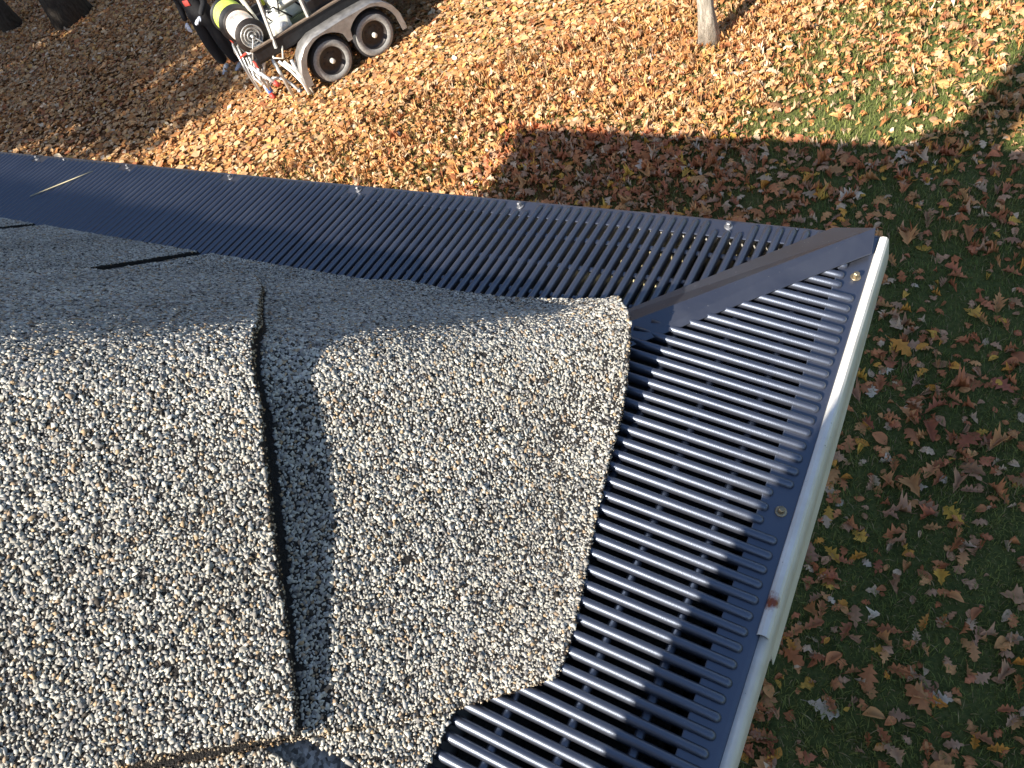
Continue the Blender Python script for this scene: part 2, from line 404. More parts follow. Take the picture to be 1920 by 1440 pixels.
def slab(name, poly, zf, th, mat, step=1.2, parent=None):
    """bent sheet over a plan polygon: a grid clipped by the polygon outline, top and underside and rim"""
    import bmesh
    bm = bmesh.new()
    P = [Vector((x, y, 0)) for x, y in poly]
    Q = []                                                        # outline refined
    for i, p in enumerate(P):
        q = P[(i+1) % len(P)]; k = max(1, int((q-p).length/step))
        Q += [p.lerp(q, j/k) for j in range(k)]
    bm.faces.new([bm.verts.new(p) for p in Q])
    xs_ = [p.x for p in Q]; ys_ = [p.y for p in Q]
    for c in np.arange(min(xs_)+step, max(xs_), step):
        bmesh.ops.bisect_plane(bm, geom=bm.verts[:]+bm.edges[:]+bm.faces[:], plane_co=(c, 0, 0), plane_no=(1, 0, 0))
    for c in np.arange(min(ys_)+step, max(ys_), step):
        bmesh.ops.bisect_plane(bm, geom=bm.verts[:]+bm.edges[:]+bm.faces[:], plane_co=(0, c, 0), plane_no=(0, 1, 0))
    bmesh.ops.recalc_face_normals(bm, faces=bm.faces[:])
    if bm.faces[:] and sum(f.normal.z for f in bm.faces) < 0: bmesh.ops.reverse_faces(bm, faces=bm.faces[:])
    r = bmesh.ops.extrude_face_region(bm, geom=bm.faces[:])
    low = [v for v in r['geom'] if isinstance(v, bmesh.types.BMVert)]
    ls = set(low)
    for v in bm.verts:
        z = float(zf(np.array([v.co.x]), np.array([v.co.y]))[0])
        v.co.z = z if v in ls else z-th                            # extruded copy becomes the top
    bmesh.ops.recalc_face_normals(bm, faces=bm.faces[:])
    bmesh.ops.scale(bm, vec=(U, U, U), verts=bm.verts[:])
    me = bpy.data.meshes.new(name); bm.to_mesh(me); bm.free(); me.materials.append(mat)
    return hchild(name, me)

def roofc(x, y, off):
    z = smin(plane_l(y), plane_r(x), 3.6)+off
    gd = np.minimum(-y*TL, -x*TR)+.55+1.35*np.exp(-((x-y)/2.6)**2)
    return smax(z, gd, 2.0)
def z_low(x, y):
    s = -(x+y)/2
    lift = 2.8*np.exp(-((x-y-2.6)/7.5)**2)*np.exp(-np.maximum(s-13.6, 0)/7.0)   # the stiff fold juts straight out past the hip
    return roofc(x, y, .65)+lift+.16*(vnoise(x, y, 7, 2)-.5)
def z_up(x, y):
    # the free end is curled up off the cap below
    s = -(x+y)/2                                                  # distance up the hip
    lift = (.8+.45*np.clip((x-y-2)/8, 0, 1))*np.where(x < y+2, np.exp(-((x-y-2)/14)**2), 1)*np.exp(-np.maximum(s-29, 0)/9.0)*(1-.75*np.clip((np.abs(x-y+2)-19)/10, 0, 1))
    return roofc(x, y, 1.25)+lift+.3*(vnoise(x, y, 8, 4)-.5)

LOWCAP = [(-17.7, -12.1), (-15.2, -13.2), (-13.6, -14.6), (-12.8, -15.6), (-12.25, -17.0), (-11.7, -19.5), (-11.25, -22.1), (-10.95, -25.2), (-10.35, -29.0), (-9.5, -33.1), (-8.85, -36.6), (-8.68, -38.6), (-8.95, -39.25),
          (-11.1, -41.2), (-13.4, -43.4), (-15.9, -45.75), (-18.4, -48.0), (-24.0, -53.4), (-52, -29), (-44.4, -19.8), (-43.0, -16.9), (-38.6, -14.0), (-35.6, -13.1), (-30.2, -13.5), (-25.1, -13.1), (-20.7, -12.3)]
UPCAP = [(-46.4, -18.75), (-41.6, -21.4), (-36.5, -25.1), (-31.5, -28.4), (-29.3, -30.6), (-26.5, -34.0), (-24.7, -37.0), (-22.55, -40.5), (-20.5, -43.9), (-19.0, -46.4), (-18.15, -47.9),
         (-19.6, -49.0), (-21.6, -50.8), (-23.3, -52.5), (-34, -63), (-68, -37), (-59.1, -26.4), (-53.3, -22.2)]
cap1 = slab('hip_cap_shingle', LOWCAP, z_low, .38, MAT['asphalt'])
cap2 = slab('hip_cap_shingle', UPCAP, z_up, .42, MAT['asphalt'])
cap1['label'] = 'lowest hip cap shingle overhanging the gutter corner'
cap2['label'] = 'upper hip cap shingle with its lower edge curled up'
def under_up(px, py):
    return ~in_poly(px, py, [(x, y) for x, y in UPCAP]) | ((px+py) > -62)
def clear_of_caps(px, py):
    return ~(in_poly(px, py, LOWCAP) | in_poly(px, py, UPCAP))
granules(LOWCAP, z_low, (-46, -8, -49, -11), .172, cap1, keep=lambda x, y: ~in_poly(x, y, UPCAP))
granules(UPCAP, z_up, (-62, -17, -58, -18), .172, cap2)
# granules and bitumen crumbs on the cut edges of the caps
def rim_granules(poly, zf, th, parent, sp=.17):
    pts = []
    for i, (x0, y0) in enumerate(poly):
        x1, y1 = poly[(i+1) % len(poly)]; L = math.hypot(x1-x0, y1-y0); nx_, ny_ = (y1-y0)/L, -(x1-x0)/L
        n = int(L/sp*th/sp*1.15); t = rng.random(n)
        pts.append(np.stack([x0+(x1-x0)*t, y0+(y1-y0)*t, np.full(n, nx_), np.full(n, ny_)], 1))
    Q = np.concatenate(pts); cxm, cym = np.mean([p[0] for p in poly]), np.mean([p[1] for p in poly])
    sg = np.sign((Q[:, 0]-cxm)*Q[:, 2]+(Q[:, 1]-cym)*Q[:, 3]); Q[:, 2:] *= sg[:, None]
    n = len(Q); z = zf(Q[:, 0], Q[:, 1])-rng.random(n)**1.3*th; m = len(OCT_V)
    P = np.stack([Q[:, 0]+Q[:, 2]*rng.uniform(-.03, .05, n), Q[:, 1]+Q[:, 3]*rng.uniform(-.03, .05, n), z], 1)
    loc = np.einsum('nij,nkj->nki', rand_rot(n), np.tile(OCT_V, (n, 1, 1))*rng.uniform(.7, 1.3, (n, m, 1)))
    V = P[:, None, :]+loc*(sp*rng.uniform(.3, .6, n))[:, None, None]
    Fc = (OCT_F[None]+(np.arange(n)*m)[:, None, None]).reshape(-1, 3)
    col = np.where(rng.random((n, 1)) < .45, np.array([(.05, .035, .025)]), GC[rng.integers(0, 6, n)]*np.array([(.8, .7, .58)]))*rng.uniform(.6, 1.1, (n, 1))
    o = ob('granules', mesh_np('granules', V.reshape(-1, 3), Fc, MAT['granule'], False, np.repeat(col, m, 0)), parent); o['kind'] = 'stuff'
rim_granules(LOWCAP, z_low, .42, cap1); rim_granules(UPCAP, z_up, .55, cap2)
# caps farther up the hip
for i in range(11):
    s0 = 50+i*25.0
    poly = [(-s0-14, -s0+14), (-s0, -s0), (-s0+14, -s0-14), (-s0-14, -s0-42), (-s0-28, -s0-28), (-s0-42, -s0-14)]
    f_ = (lambda s0: lambda x, y: roofc(x, y, 1.3)+1.0*np.clip(1-(-(x+y)/2-s0)/28, -.2, 1))(s0)
    slab('hip_cap_shingle', poly, f_, .45, MAT['field'], 6.0)

# three-tab field shingles near the eaves, both slopes
def tabs_left(course, x0, gran):
    ya = -13.45-course*10.0; yb = ya-10.4-4
    zf = lambda x, y: plane_l(y)+.02+.42*np.clip(1-(ya-y)/10.0, -.3, 1.0)
    for t in range(3):
        a, c = x0-30.5*t-1.05, x0-30.5*(t+1)+1.05
        poly = [(a, ya), (a, yb), (c, yb), (c, ya)]
        # trim along the hip
        if a > yb-8:
            pts = [(x, y) for x, y in poly]
            poly = [(min(x, y-7.0), y) for x, y in pts]
            if poly[0][0] <= c: continue
        o = slab('roof_shingle', poly, zf, .4, MAT['asphalt'] if gran else MAT['field'], 3.0)
        if gran:
            granules(poly, zf, (max(min(p[0] for p in poly), -122), max(p[0] for p in poly), yb+4.2, ya), .20, o, keep=clear_of_caps, low=True)
for course in range(3):
    off = 15.25*(course % 2)
    for k in range(2):
        tabs_left(course, -31.5+off-91.5*k, course < 3 and k == 0)
def tabs_right(course, y0, gran):
    xa = -13.05-course*10.0; xb = xa-14.4
    zf = lambda x, y: plane_r(x)+.02+.42*np.clip(1-(xa-x)/10.0, -.3, 1.0)
    for t in range(3):
        a, c = y0-30.5*t-.65, y0-30.5*(t+1)+.65
        poly = [(xa, a), (xa, c), (xb, c), (xb, a)]
        if a > xb-8: poly = [(x, min(y, x-7.0)) for x, y in poly]
        o = slab('roof_shingle', poly, zf, .4, MAT['asphalt'] if gran else MAT['field'], 3.0)
        if gran: granules(poly, zf, (xb+4.2, xa, max(c, -62), a), .172, o, keep=clear_of_caps)
for course in range(3):
    for k in range(2): tabs_right(course, -18.0+15.25*(course % 2)-91.5*k, k == 0)

# ------------------------------------------------------------------ gutters
PROF = [(-13.55, .2), (-13.55, -11), (-4.6, -11.3), (-3.9, -8.0), (-2.6, -5.6), (-.6, -4.2), (.55, -3.2), (.76, -1.8), (.78, -.9), (.72, -.4), (.55, -.08), (.3, .02), (.05, -.12), (-.1, -.45)]
def gutter(name, label, along, a0, a1, fn, mat=None):
    """fn(o, s, z): outward distance, run, height -> xyz"""
    root = empty(name, fn(0, 0, 0)); tag(root, label, 'gutter')
    loop = sheet_profile(PROF[:8], -.09)
    b = MB(); n = 14 if along else 2
    b.loft([[fn(o, a0+(a1-a0)*i/(n-1), z) for o, z in loop] for i in range(n)], cap=True)
    ob('gutter_trough', mesh_np('gutter_trough', b.v, b.f, mat, True), root)
    lip = sheet_profile([(o+.10, z+.004) for o, z in PROF[6:]], .10)
    b = MB(); b.loft([[fn(o, a0+(a1-a0)*i/(n-1), z) for o, z in lip] for i in range(n)], cap=True)
    ob('gutter_lip', mesh_np('gutter_lip', b.v, b.f, MAT['white'], True), root)
    return root
# front gutter: its bead strays a little from the guard edge
def f_front(o, s, z): return (s, o-.45+max(0, (-s-45))*.006*(1 if s > -160 else 0)+(.69 if s <= -160 else 0), z-.12)
def f_side(o, s, z): return (o+.42, s, z-.10)
gf_ = gutter('rain_gutter', 'white rain gutter along the far eave, seen as a thin pale rim', True, XE, -.6, f_front, MAT['trough'])
gs_ = gutter('rain_gutter', 'white rain gutter down the right eave with a rust spot', False, -690, -.6, f_side, MAT['silt'])  # trough walls silt-dark too: shade between the ribs put into the colour
# silt and debris inside
def silt(parent, fn, a0, a1, mat, seed, lo=-13.2, hi=-4.4, z0=-10.9, amp=1.6, step=1.5, mound=0.0):
    ss = np.arange(a0, a1, step); oo = np.linspace(lo, hi, 9)
    v = [fn(o, s, z0+amp*float(vnoise(s, o*2, 4, seed))+.6*float(vnoise(s, o, 1.3, seed+1))+mound*math.exp(-((o+5.9)/1.9)**2)*math.exp(-((s+18)/13)**4)) for s in ss for o in oo]
    f = [(i*9+j, i*9+j+1, (i+1)*9+j+1, (i+1)*9+j) for i in range(len(ss)-1) for j in range(8)]
    ob('debris_bed', mesh_np('debris_bed', v, f, mat, True), parent)
silt(gf_, f_front, -140, -2, MAT['straw'], 11, amp=.6, step=.8, mound=9.6)
silt(gs_, f_side, -90, -2, MAT['silt'], 15, amp=2.4, z0=-9.5)
# a metal sleeve wraps the side gutter's bead near the corner
SL = [(.42, -.10), (.5, .10), (.72, .18), (.98, .14), (1.12, -.06), (1.16, -.4), (1.18, -1.0)]
b = MB(); lp = sheet_profile(SL, -.07)
yy = [.15, -2, -6, -12, -20, -31.2, -32.2]; leg = [1.0, 1.2, 1.8, 2.8, 3.6, 3.8, 3.6]
loops = []
for y, dr in zip(yy, leg):
    loops.append([(o+(.05 if z < -.9 else 0), y, z-(dr if z < -.9 else 0)) for o, z in lp])
b.loft(loops, cap=True)
sl = ob('corner_sleeve', mesh_np('corner_sleeve', b.v, b.f, MAT['white']), gs_, (0, 0, 0))
for o in list(gs_.children)+list(gf_.children):
    o.location = -Vector(o.parent.location)

# ------------------------------------------------------------------ gutter guards
RW, RH = .31, .36             # half width and height of a rib
def rib_mesh(d0, d1, name='rib'):
    """half round rib from its tip at d0 inward to d1, along -Y"""
    n = 8; loops = []
    st = [(d0, .25, .25), (d0+.05, .62, .6), (d0+.14, .86, .86), (d0+.30, 1, 1)]
    k = 6
    for i in range(1, k+1): st.append((d0+.30+(d1-d0-.30)*i/k, 1, 1))
    for d, sw, sh in st:
        lp = []
        for i in range(n+1):
            a = math.pi*i/n
            lp.append((RW*sw*math.cos(a)*(1 if 0 < i < n else 1.0), -d, RH*sh*math.sin(a)))
        lp += [(-RW*sw*.97, -d, -.45), (RW*sw*.97, -d, -.45)]
        loops.append(lp)
    b = MB(); b.loft(loops, cap=True)
    me = mesh_np(name, b.v, b.f, MAT['guard'], True)
    return me
RIB_LONG = rib_mesh(0, 15.0); RIB_SHORT = rib_mesh(1.05, 15.0)

def screw(parent, x, y, seed, mat='zinc', sc=1.0):
    r = random.Random(seed)
    s = MB(); n = 6
    s.lathe([(.02, .62), (.2, .62), (.26, .56), (.27, .2), (.27, .1)], 'z', (0, 0, 0), 6)
    o = s.build('screw', MAT[mat], parent, False, (x, y, 0), (r.uniform(-.12, .12), r.uniform(-.12, .12), r.uniform(0, 1)))
    wsh = MB(); wsh.lathe([(.2, .05), (.42, .05), (.44, .09), (.4, .14), (.25, .16)], 'z', (0, 0, 0), 16)
    wo = wsh.build('washer', MAT[mat], o, True); o.scale = (sc, sc, sc)
    return o

def guard(name, label, side):
    root = empty(name, (0, 0, 0), (-math.radians(5.57), 0, 0) if side == 'f' else (0, math.radians(11.37), 0))
    tag(root, label, 'gutter guard')
    def P(s, d, z): return (-s, -d, z) if side == 'f' else (-d, -s, z)       # s: run from the corner, d: inward
    phase = 8.793 if side == 'f' else 14.389
    length = 705 if side == 'f' else 690
    rot = 0 if side == 'f' else -math.pi/2
    # outer flange with a softly turned down edge; cut at 45 degrees at the corner
    pr = [(-.62, -.22), (-.60, -.07), (-.50, .0), (-.3, .03), (.4, .03), (1.60, .03), (1.66, -.01), (1.66, -.08)]
    b = MB(); sgn = 1
    def strip(a0, a1, pr, nseg, wav=0):
        loops = []
        for i in range(nseg+1):
            s = a0+(a1-a0)*i/nseg; lp = []
            for d, z in sheet_profile(pr, -.07):
                ss = max(s, d+.05) if i == 0 else s
                lp.append(P(ss, d+(wav*(float(vnoise(s, 0, 17, 21))-.5) if d < -.2 else 0), z))
            loops.append(lp)
        return loops
    b.loft(strip(-.5, 160, pr, 60, .22), cap=True); b.loft(strip(160.01, length, pr, 2), cap=True)
    ob('flange', mesh_np('flange', b.v, b.f, MAT['guard'], False), root)
    # inner flange under the shingles
    b = MB(); b.loft(strip(16, length, [(13.9, .0), (14.6, .03), (16.2, .06)], 2), cap=True)
    ob('flange', mesh_np('flange', b.v, b.f, MAT['guard'], False), root)
    # cross bars that tie the ribs
    for d in (3.72, 7.28, 10.85):
        b = MB(); bar = [(d-.30, -.36), (d-.25, -.20), (d-.12, -.10), (d+.12, -.10), (d+.25, -.20), (d+.30, -.36)]
        lo = [[P(s, q, z) for q, z in bar] for s in (d+.2, 60, 160, length)]
        b.loft(lo, cap=True)
        ob('cross_bar', mesh_np('cross_bar', b.v, b.f, MAT['guard'], True), root)
    # ribs
    kmin = -int(phase-2.4); n_ind = 150 if side == 'f' else 90
    rest = MB(); RV = np.array([v.co[:] for v in RIB_LONG.vertices])/U; RF = [tuple(p.vertices) for p in RIB_LONG.polygons]
    for k in range(kmin, int(length-phase)):
        s = phase+k
        short = (k % 20 in (1, 2, 3)) if side == 'f' else (k % 20 in (9, 10, 11))
        if k-kmin < n_ind:
            if s < 16.2:
                d1 = max(s-.7, 1.6); me = rib_mesh(1.05 if short and d1 > 2 else 0, d1)
            else: me = RIB_SHORT if short else RIB_LONG
            o = ob('rib', me, root, P(s+random.uniform(-.035, .035), random.uniform(-.03, .03), .01), (0, 0, rot+random.uniform(-.004, .004)))
        elif k % 2 == 0 or True:
            if k-kmin < 320:
                c, sn = math.cos(rot), math.sin(rot); p0 = P(s, 0, .01)
                V = np.stack([RV[:, 0]*c-RV[:, 1]*sn+p0[0], RV[:, 0]*sn+RV[:, 1]*c+p0[1], RV[:, 2]+p0[2]], 1)
                rest.add(V, RF)
    if rest.v:
        o = ob('ribs', mesh_np('ribs', rest.v, rest.f, MAT['guard'], True), root); o['kind'] = 'stuff'
    for k in ([2, 22, 42, 62, 82, 96, 103, 122] if side == 'f' else [-10, 10, 30, 50]):
        q = P(phase+k+random.uniform(-.2, .2), .32, .04); screw(root, q[0], q[1], k, 'dull' if side == 'f' else 'zinc', .85)
    return root
gL = guard('gutter_guard', 'black ribbed gutter guard along the far eave, half in roof shade', 'f')
gR = guard('gutter_guard', 'black ribbed gutter guard on the right eave with shining ribs', 's')
gL.location = (0, 0, 0); gR.location = (0, 0, 0)

# corner strip: folded black metal over the mitre
A = Vector((.15, .09, 1.05)); B = Vector((-17.1, -17.1, 3.4))
strip_top = [A, Vector((-13.9, -13.9, 2.95)), B]
l_edge = [Vector((-2.9, .42, .38)), Vector((-15.6, -12.0, 1.55)), Vector((-18.6, -15.0, 1.9))]
r_edge = [Vector((.30, -1.95, .42)), Vector((-13.0, -16.0, 2.75)), Vector((-15.5, -18.6, 3.3))]
b = MB(); th = Vector((0, 0, -.09))
V = [A, B, l_edge[0], l_edge[2], r_edge[0], r_edge[2]]
V2 = [p+th for p in V]
allv = [tuple(p) for p in V+V2]
b.add(allv, [(0, 2, 3, 1), (0, 1, 5, 4), (6, 7, 9, 8), (6, 10, 11, 7), (0, 6, 8, 2), (0, 4, 10, 6), (2, 8, 9, 3), (4, 5, 11, 10), (1, 3, 9, 7), (1, 7, 11, 5)])
so = b.build('corner_strip', MAT['strip'], None, False, (0, 0, 0), bevel=.03)
tag(so, 'folded black metal strip covering the gutter corner mitre', 'metal strip')
# its own small rivet
rv = MB(); rv.lathe([(.02, .16), (.09, .14), (.14, .06), (.15, 0)], 'z', (0, 0, 0), 10)
rv.build('rivet', MAT['guard'], gL, True, (-5.6, .12, .05))

# dry stem caught on the far guard
st = MB(); st.tube([(-101.5, -8.6, 1.35), (-99.5, -6.5, 1.15), (-97.4, -4.3, .95), (-95.6, -2.2, .72)], [.07, .09, .08, .04], 5)
tag(st.build('dry_stem', simple('dry_straw', (.55, .48, .30), .8), None, True), 'pale dry stem lying across the far gutter guard ribs', 'plant stem')
#@@PART2
# ------------------------------------------------------------------ leaves
def leaf_shape(kind, fine):
    """half outline (t, w): t along the midrib, w half width; a leaf is 1 long"""
    if kind == 'oak':
        return [(0, .02), (.10, .10), (.20, .07), (.31, .25), (.40, .11), (.54, .36), (.63, .15), (.76, .30), (.84, .13), (.93, .13), (1, .0)] if fine else [(0, .02), (.16, .11), (.31, .27), (.42, .12), (.56, .37), (.68, .17), (.80, .26), (1, 0)]
    if kind == 'maple':
        return [(0, .02), (.06, .30), (.16, .20), (.24, .46), (.36, .40), (.42, .52), (.50, .26), (.60, .16), (.72, .24), (.80, .10), (1, 0)] if fine else [(0, .02), (.07, .30), (.17, .22), (.34, .52), (.50, .24), (.60, .16), (.72, .22), (1, 0)]
    return [(0, .02), (.12, .17), (.3, .30), (.5, .34), (.7, .28), (.87, .14), (1, 0)] if fine else [(0, .02), (.2, .24), (.48, .34), (.78, .22), (1, 0)]

def leaf_mesh_arrays(kind, fine, cup, arch, twist, seed):
    r = random.Random(seed); S = leaf_shape(kind, fine); v = []; f = []
    for t, w_ in S:
        a = twist*(t-.5); wl = w_*r.uniform(.85, 1.12); wr = w_*r.uniform(.85, 1.12)
        z = arch*4*t*(1-t)
        for x, ww in ((-wl, wl), (0, 0), (wr, wr)):
            dz = cup*ww*ww*2.2+cup*.5*ww+r.uniform(-.012, .012)
            v.append((x*math.cos(a)*(1-.25*abs(cup)), t-.5, z+dz+x*math.sin(a)))
    for i in range(len(S)-1):
        a = i*3; b = a+3
        for k in (0, 1):
            f.append((a+k, a+k+1, b+k+1)); f.append((a+k, b+k+1, b+k))
    return np.array(v), np.array(f)

C_DRY = np.array([1.03, .93, .80])*np.array([(.56, .32, .14), (.62, .41, .22), (.46, .23, .10), (.66, .48, .30), (.38, .16, .08), (.64, .42, .16), (.58, .29, .11), (.50, .34, .21), (.74, .62, .48), (.33, .19, .11)])
P_DRY = np.array([.18, .17, .12, .13, .07, .06, .10, .09, .04, .04])
C_SHADE = np.array([(.54, .22, .09), (.50, .29, .17), (.60, .30, .12), (.58, .42, .27), (.42, .15, .06), (.66, .38, .07), (.52, .19, .09), (.44, .24, .13), (.64, .52, .38), (.70, .32, .06)])  # leaves in house shadow: warmer colours painted in to offset bluish shade
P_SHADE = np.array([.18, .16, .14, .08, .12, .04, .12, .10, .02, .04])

def density(x, y):
    """leaves for each square metre"""
    n1 = vnoise(x, y, 160, 31); n2 = vnoise(x, y, 55, 32)
    thick = np.clip((-x-170)/330, 0, 1)                              # thick litter away from the corner
    far = np.clip((y-480)/260, 0, 1)
    d = 165+260*far+840*thick*(.35+.65*far)
    tree = np.exp(-(((x+330)/210)**2+((y-800)/150)**2)); d = d+420*tree
    d = d*(.45+.75*n1)*(.55+.8*n2)
    return d

def visible_zone(x, y):
    """the part of the lawn that the eaves leave open"""
    return (y > np.clip(-x-140, 0, 5000)*.29-10) & (x < 190) & (x > -2450) & (y < 975-x*.062)

def scatter(n, x0, x1, y0, y1):
    return rng.uniform(x0, x1, n), rng.uniform(y0, y1, n)

protos = []
for kind in ('oak', 'maple', 'oval'):
    for q in range(5):
        protos.append(leaf_mesh_arrays(kind, False, rng.uniform(-.7, 1.7), rng.uniform(-.10, .30), rng.uniform(-1.1, 1.1), 100+len(protos)))
FARP = []
for q in range(6):                                                # beyond about eleven metres: six-cornered curled leaves
    r_ = random.Random(900+q); a_ = r_.uniform(-.1, .25); w_ = r_.uniform(.28, .42); c_ = r_.uniform(-.1, .2)
    FARP.append((np.array([(0, -.5, 0), (-w_, -.12, c_), (-w_*.8, .25, c_*.7), (0, .5, a_), (w_*.9, .22, c_*.6), (w_, -.1, c_*1.1)]), np.array([(0, 5, 1), (1, 5, 4), (1, 4, 2), (2, 4, 3)])))
def leaf_cloud(px, py, pz, size, col, pids, tilt, protos):
    Vs, Fs, Cs, base = [], [], [], 0
    n = len(px); yaw = rng.uniform(0, 2*np.pi, n); ta = rng.uniform(0, 2*np.pi, n); tt = np.abs(rng.normal(0, 1, n))*tilt
    for pid in range(len(protos)):
        k = np.where(pids == pid)[0]
        if not len(k): continue
        v, f = protos[pid]; m = len(v)
        c, s = np.cos(yaw[k])[:, None], np.sin(yaw[k])[:, None]
        X = v[None, :, 0]*c-v[None, :, 1]*s; Y = v[None, :, 0]*s+v[None, :, 1]*c; Z = np.tile(v[None, :, 2], (len(k), 1))
        # tilt about a horizontal axis
        ax = np.cos(ta[k])[:, None]; ay = np.sin(ta[k])[:, None]; along = X*ax+Y*ay; perp = -X*ay+Y*ax
        ct, st_ = np.cos(tt[k])[:, None], np.sin(tt[k])[:, None]
        p2 = perp*ct-Z*st_; Z2 = perp*st_+Z*ct
        X = along*ax-p2*ay; Y = along*ay+p2*ax
        sz = size[k][:, None]
        V = np.stack([px[k][:, None]+X*sz, py[k][:, None]+Y*sz, np.maximum(pz[k][:, None]+Z2*sz, HG+.3)], -1)
        Vs.append(V.reshape(-1, 3)); Fs.append((f[None]+(np.arange(len(k))*m)[:, None, None]).reshape(-1, 3)+base); base += len(k)*m
        sh = rng.uniform(.82, 1.1, (len(k), m, 1)); Cs.append((np.minimum(col[k][:, None, :]*sh, .85)).reshape(-1, 3))
    return np.concatenate(Vs), np.concatenate(Fs), np.concatenate(Cs)

# candidates over the lawn
NC = 300000
cx, cy = scatter(NC, -2450, 190, -10, 1130)
area = 26.4*11.4
keep = visible_zone(cx, cy) & (rng.random(NC) < density(cx, cy)*area/NC)
cx, cy = cx[keep], cy[keep]
dist = np.hypot(np.hypot(cx-7, cy+47), 536)
order = np.argsort(dist); cx, cy, dist = cx[order], cy[order], dist[order]
shade = (cx > -520) & (cy < 632)  # area of the house's cast shadow, picks the leaf palette
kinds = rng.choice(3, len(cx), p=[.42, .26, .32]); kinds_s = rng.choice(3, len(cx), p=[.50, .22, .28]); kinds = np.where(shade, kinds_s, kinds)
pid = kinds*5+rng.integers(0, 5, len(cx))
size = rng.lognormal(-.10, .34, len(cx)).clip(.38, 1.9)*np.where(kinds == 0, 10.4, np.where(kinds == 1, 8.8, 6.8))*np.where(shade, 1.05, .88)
colr = np.where(shade[:, None], C_SHADE[rng.choice(10, len(cx), p=P_SHADE/P_SHADE.sum())], C_DRY[rng.choice(10, len(cx), p=P_DRY/P_DRY.sum())])*np.where(shade[:, None], 1.2, 1.08)*rng.uniform(.8, 1.15, (len(cx), 1))  # separate sun and shade tints; shaded leaves lightened in their colour
dl = density(cx, cy)
pz = HG+1.2+rng.uniform(0, 1, len(cx))*np.clip(dl/110, .4, 4.2)

# which leaves show largest: pixels from the camera over the gutter corner
def to_px(P):
    Q = np.asarray(P)-np.array([6.936, -46.999, 45.879]); R3 = np.array([R_[:], D_[:], F_[:]])
    c = Q@R3.T; return 960+1458.6*c[:, 0]/c[:, 2], 720+1458.6*c[:, 1]/c[:, 2]
ux, uy = to_px(np.stack([cx, cy, pz], 1))
edge = np.where(uy < 440, 1e9, 1680-(uy-450)*.30)                   # right of the gutter rim, or above the far rim
inview = (ux > 5) & (ux < 1915) & (uy > 5) & (uy < 1435) & ((ux > 1680-(uy-450)*.29) | (uy < 285+ux*.088))
score = np.where(inview, size/dist, 0)
big = np.argsort(-score)[:300]; isbig = np.zeros(len(cx), bool); isbig[big] = True
k = ~isbig
k1 = k & (dist < 1150); k2 = k & (dist >= 1150)
V, Fc, Cc = leaf_cloud(cx[k1], cy[k1], pz[k1], size[k1], colr[k1], pid[k1], np.deg2rad(20), protos)
V2_, F2_, C2_ = leaf_cloud(cx[k2], cy[k2], pz[k2], size[k2], colr[k2], pid[k2] % 6, np.deg2rad(22), FARP)
Fc = np.concatenate([Fc, F2_+len(V)]); V = np.concatenate([V, V2_]); Cc = np.concatenate([Cc, C2_])
o = ob('leaf_litter', mesh_np('leaf_litter', V, Fc, MAT['leaf'], True, Cc))
tag(o, 'brown and tan fallen leaves covering the lawn', 'leaves', kind='stuff')
# the 300 that show largest, one by one, with stalks
fine = {}
for kind in ('oak', 'maple', 'oval'):
    for q in range(5): fine[kind, q] = leaf_mesh_arrays(kind, True, rng.uniform(-.4, 1.4), rng.uniform(-.06, .24), rng.uniform(-.9, .9), 500+q*7+len(fine))
def colour_word(c):
    h = c/max(c.max(), 1e-6)
    if c.mean() > .43: return 'pale tan'
    if h[1] > .55 and h[2] < .32: return 'golden yellow'
    if h[1] > .62: return 'greyish brown'
    if h[1] < .45 and c.max() < .34: return 'dark russet'
    if h[1] < .5: return 'rusty orange'
    return 'light brown'
fm_cache = {}
for j, i in enumerate(big):
    kind = ('oak', 'maple', 'oval')[kinds[i]]; q = int(rng.integers(0, 5))
    v, f = fine[kind, q]
    ci = tuple((colr[i]*40).round().astype(int))
    key = (kind, q, ci)
    if key not in fm_cache:
        b = MB(); b.tube([(0, -.5, .0), (.015, -.62, .02), (.045, -.74, .03)], .012, 4)
        vv = np.concatenate([v, np.array(b.v)]); ff = [tuple(x) for x in f]+[tuple(x+len(v) for x in t) for t in b.f]
        c0 = np.array(ci)/40.0
        cc = np.tile(c0*.98, (len(vv), 1)); cc[1:len(v):3] *= .8; cc[len(v):] *= .6
        fm_cache[key] = mesh_np('fallen_leaf', vv, ff, MAT['leaf'], True, cc)
    s = size[i]
    tilt = abs(rng.normal(0, .2)); o = ob('fallen_leaf', fm_cache[key], None, (cx[i], cy[i], pz[i]+.4), (tilt*math.cos(j), tilt*math.sin(j), rng.uniform(0, 6.28)))
    o.scale = (s, s, s)
    c0 = np.array(ci)/40.0
    kw = {'oak': 'lobed leaf', 'maple': 'pointed leaf', 'oval': 'oval leaf'}[kind]
    yq, xq = uy[i], ux[i]
    if yq < 440 and xq < 1640:
        lit = not shade[i]
        zone = ('in sun' if lit else 'in shade')+' beyond the far gutter, '+('above its left end' if xq < 500 else 'above its middle' if xq < 950 else 'right of the shadow corner' if xq < 1130 else 'behind its right screw' if xq < 1420 else 'behind the strip tip')
    else:
        gx_ = 1680-(yq-450)*.29
        colw = 'near the side gutter' if xq < gx_+90 else ('well right of the gutter' if xq < gx_+230 else 'at the right picture edge')
        roww = 'above the corner' if yq < 440 else 'level with the strip tip' if yq < 560 else 'level with the upper screw' if yq < 740 else 'level with the middle ribs' if yq < 900 else 'level with the lower screw' if yq < 1040 else 'level with the rust spot' if yq < 1190 else 'below the sleeve end'
        zone = colw+', '+roww
    sz_w = 'large ' if s > 14.5 else ('small ' if s < 8.5 else '')
    tag(o, '%s%s %s %s' % (sz_w, colour_word(c0), kw, zone), 'leaf', 'fallen leaves on the lawn')

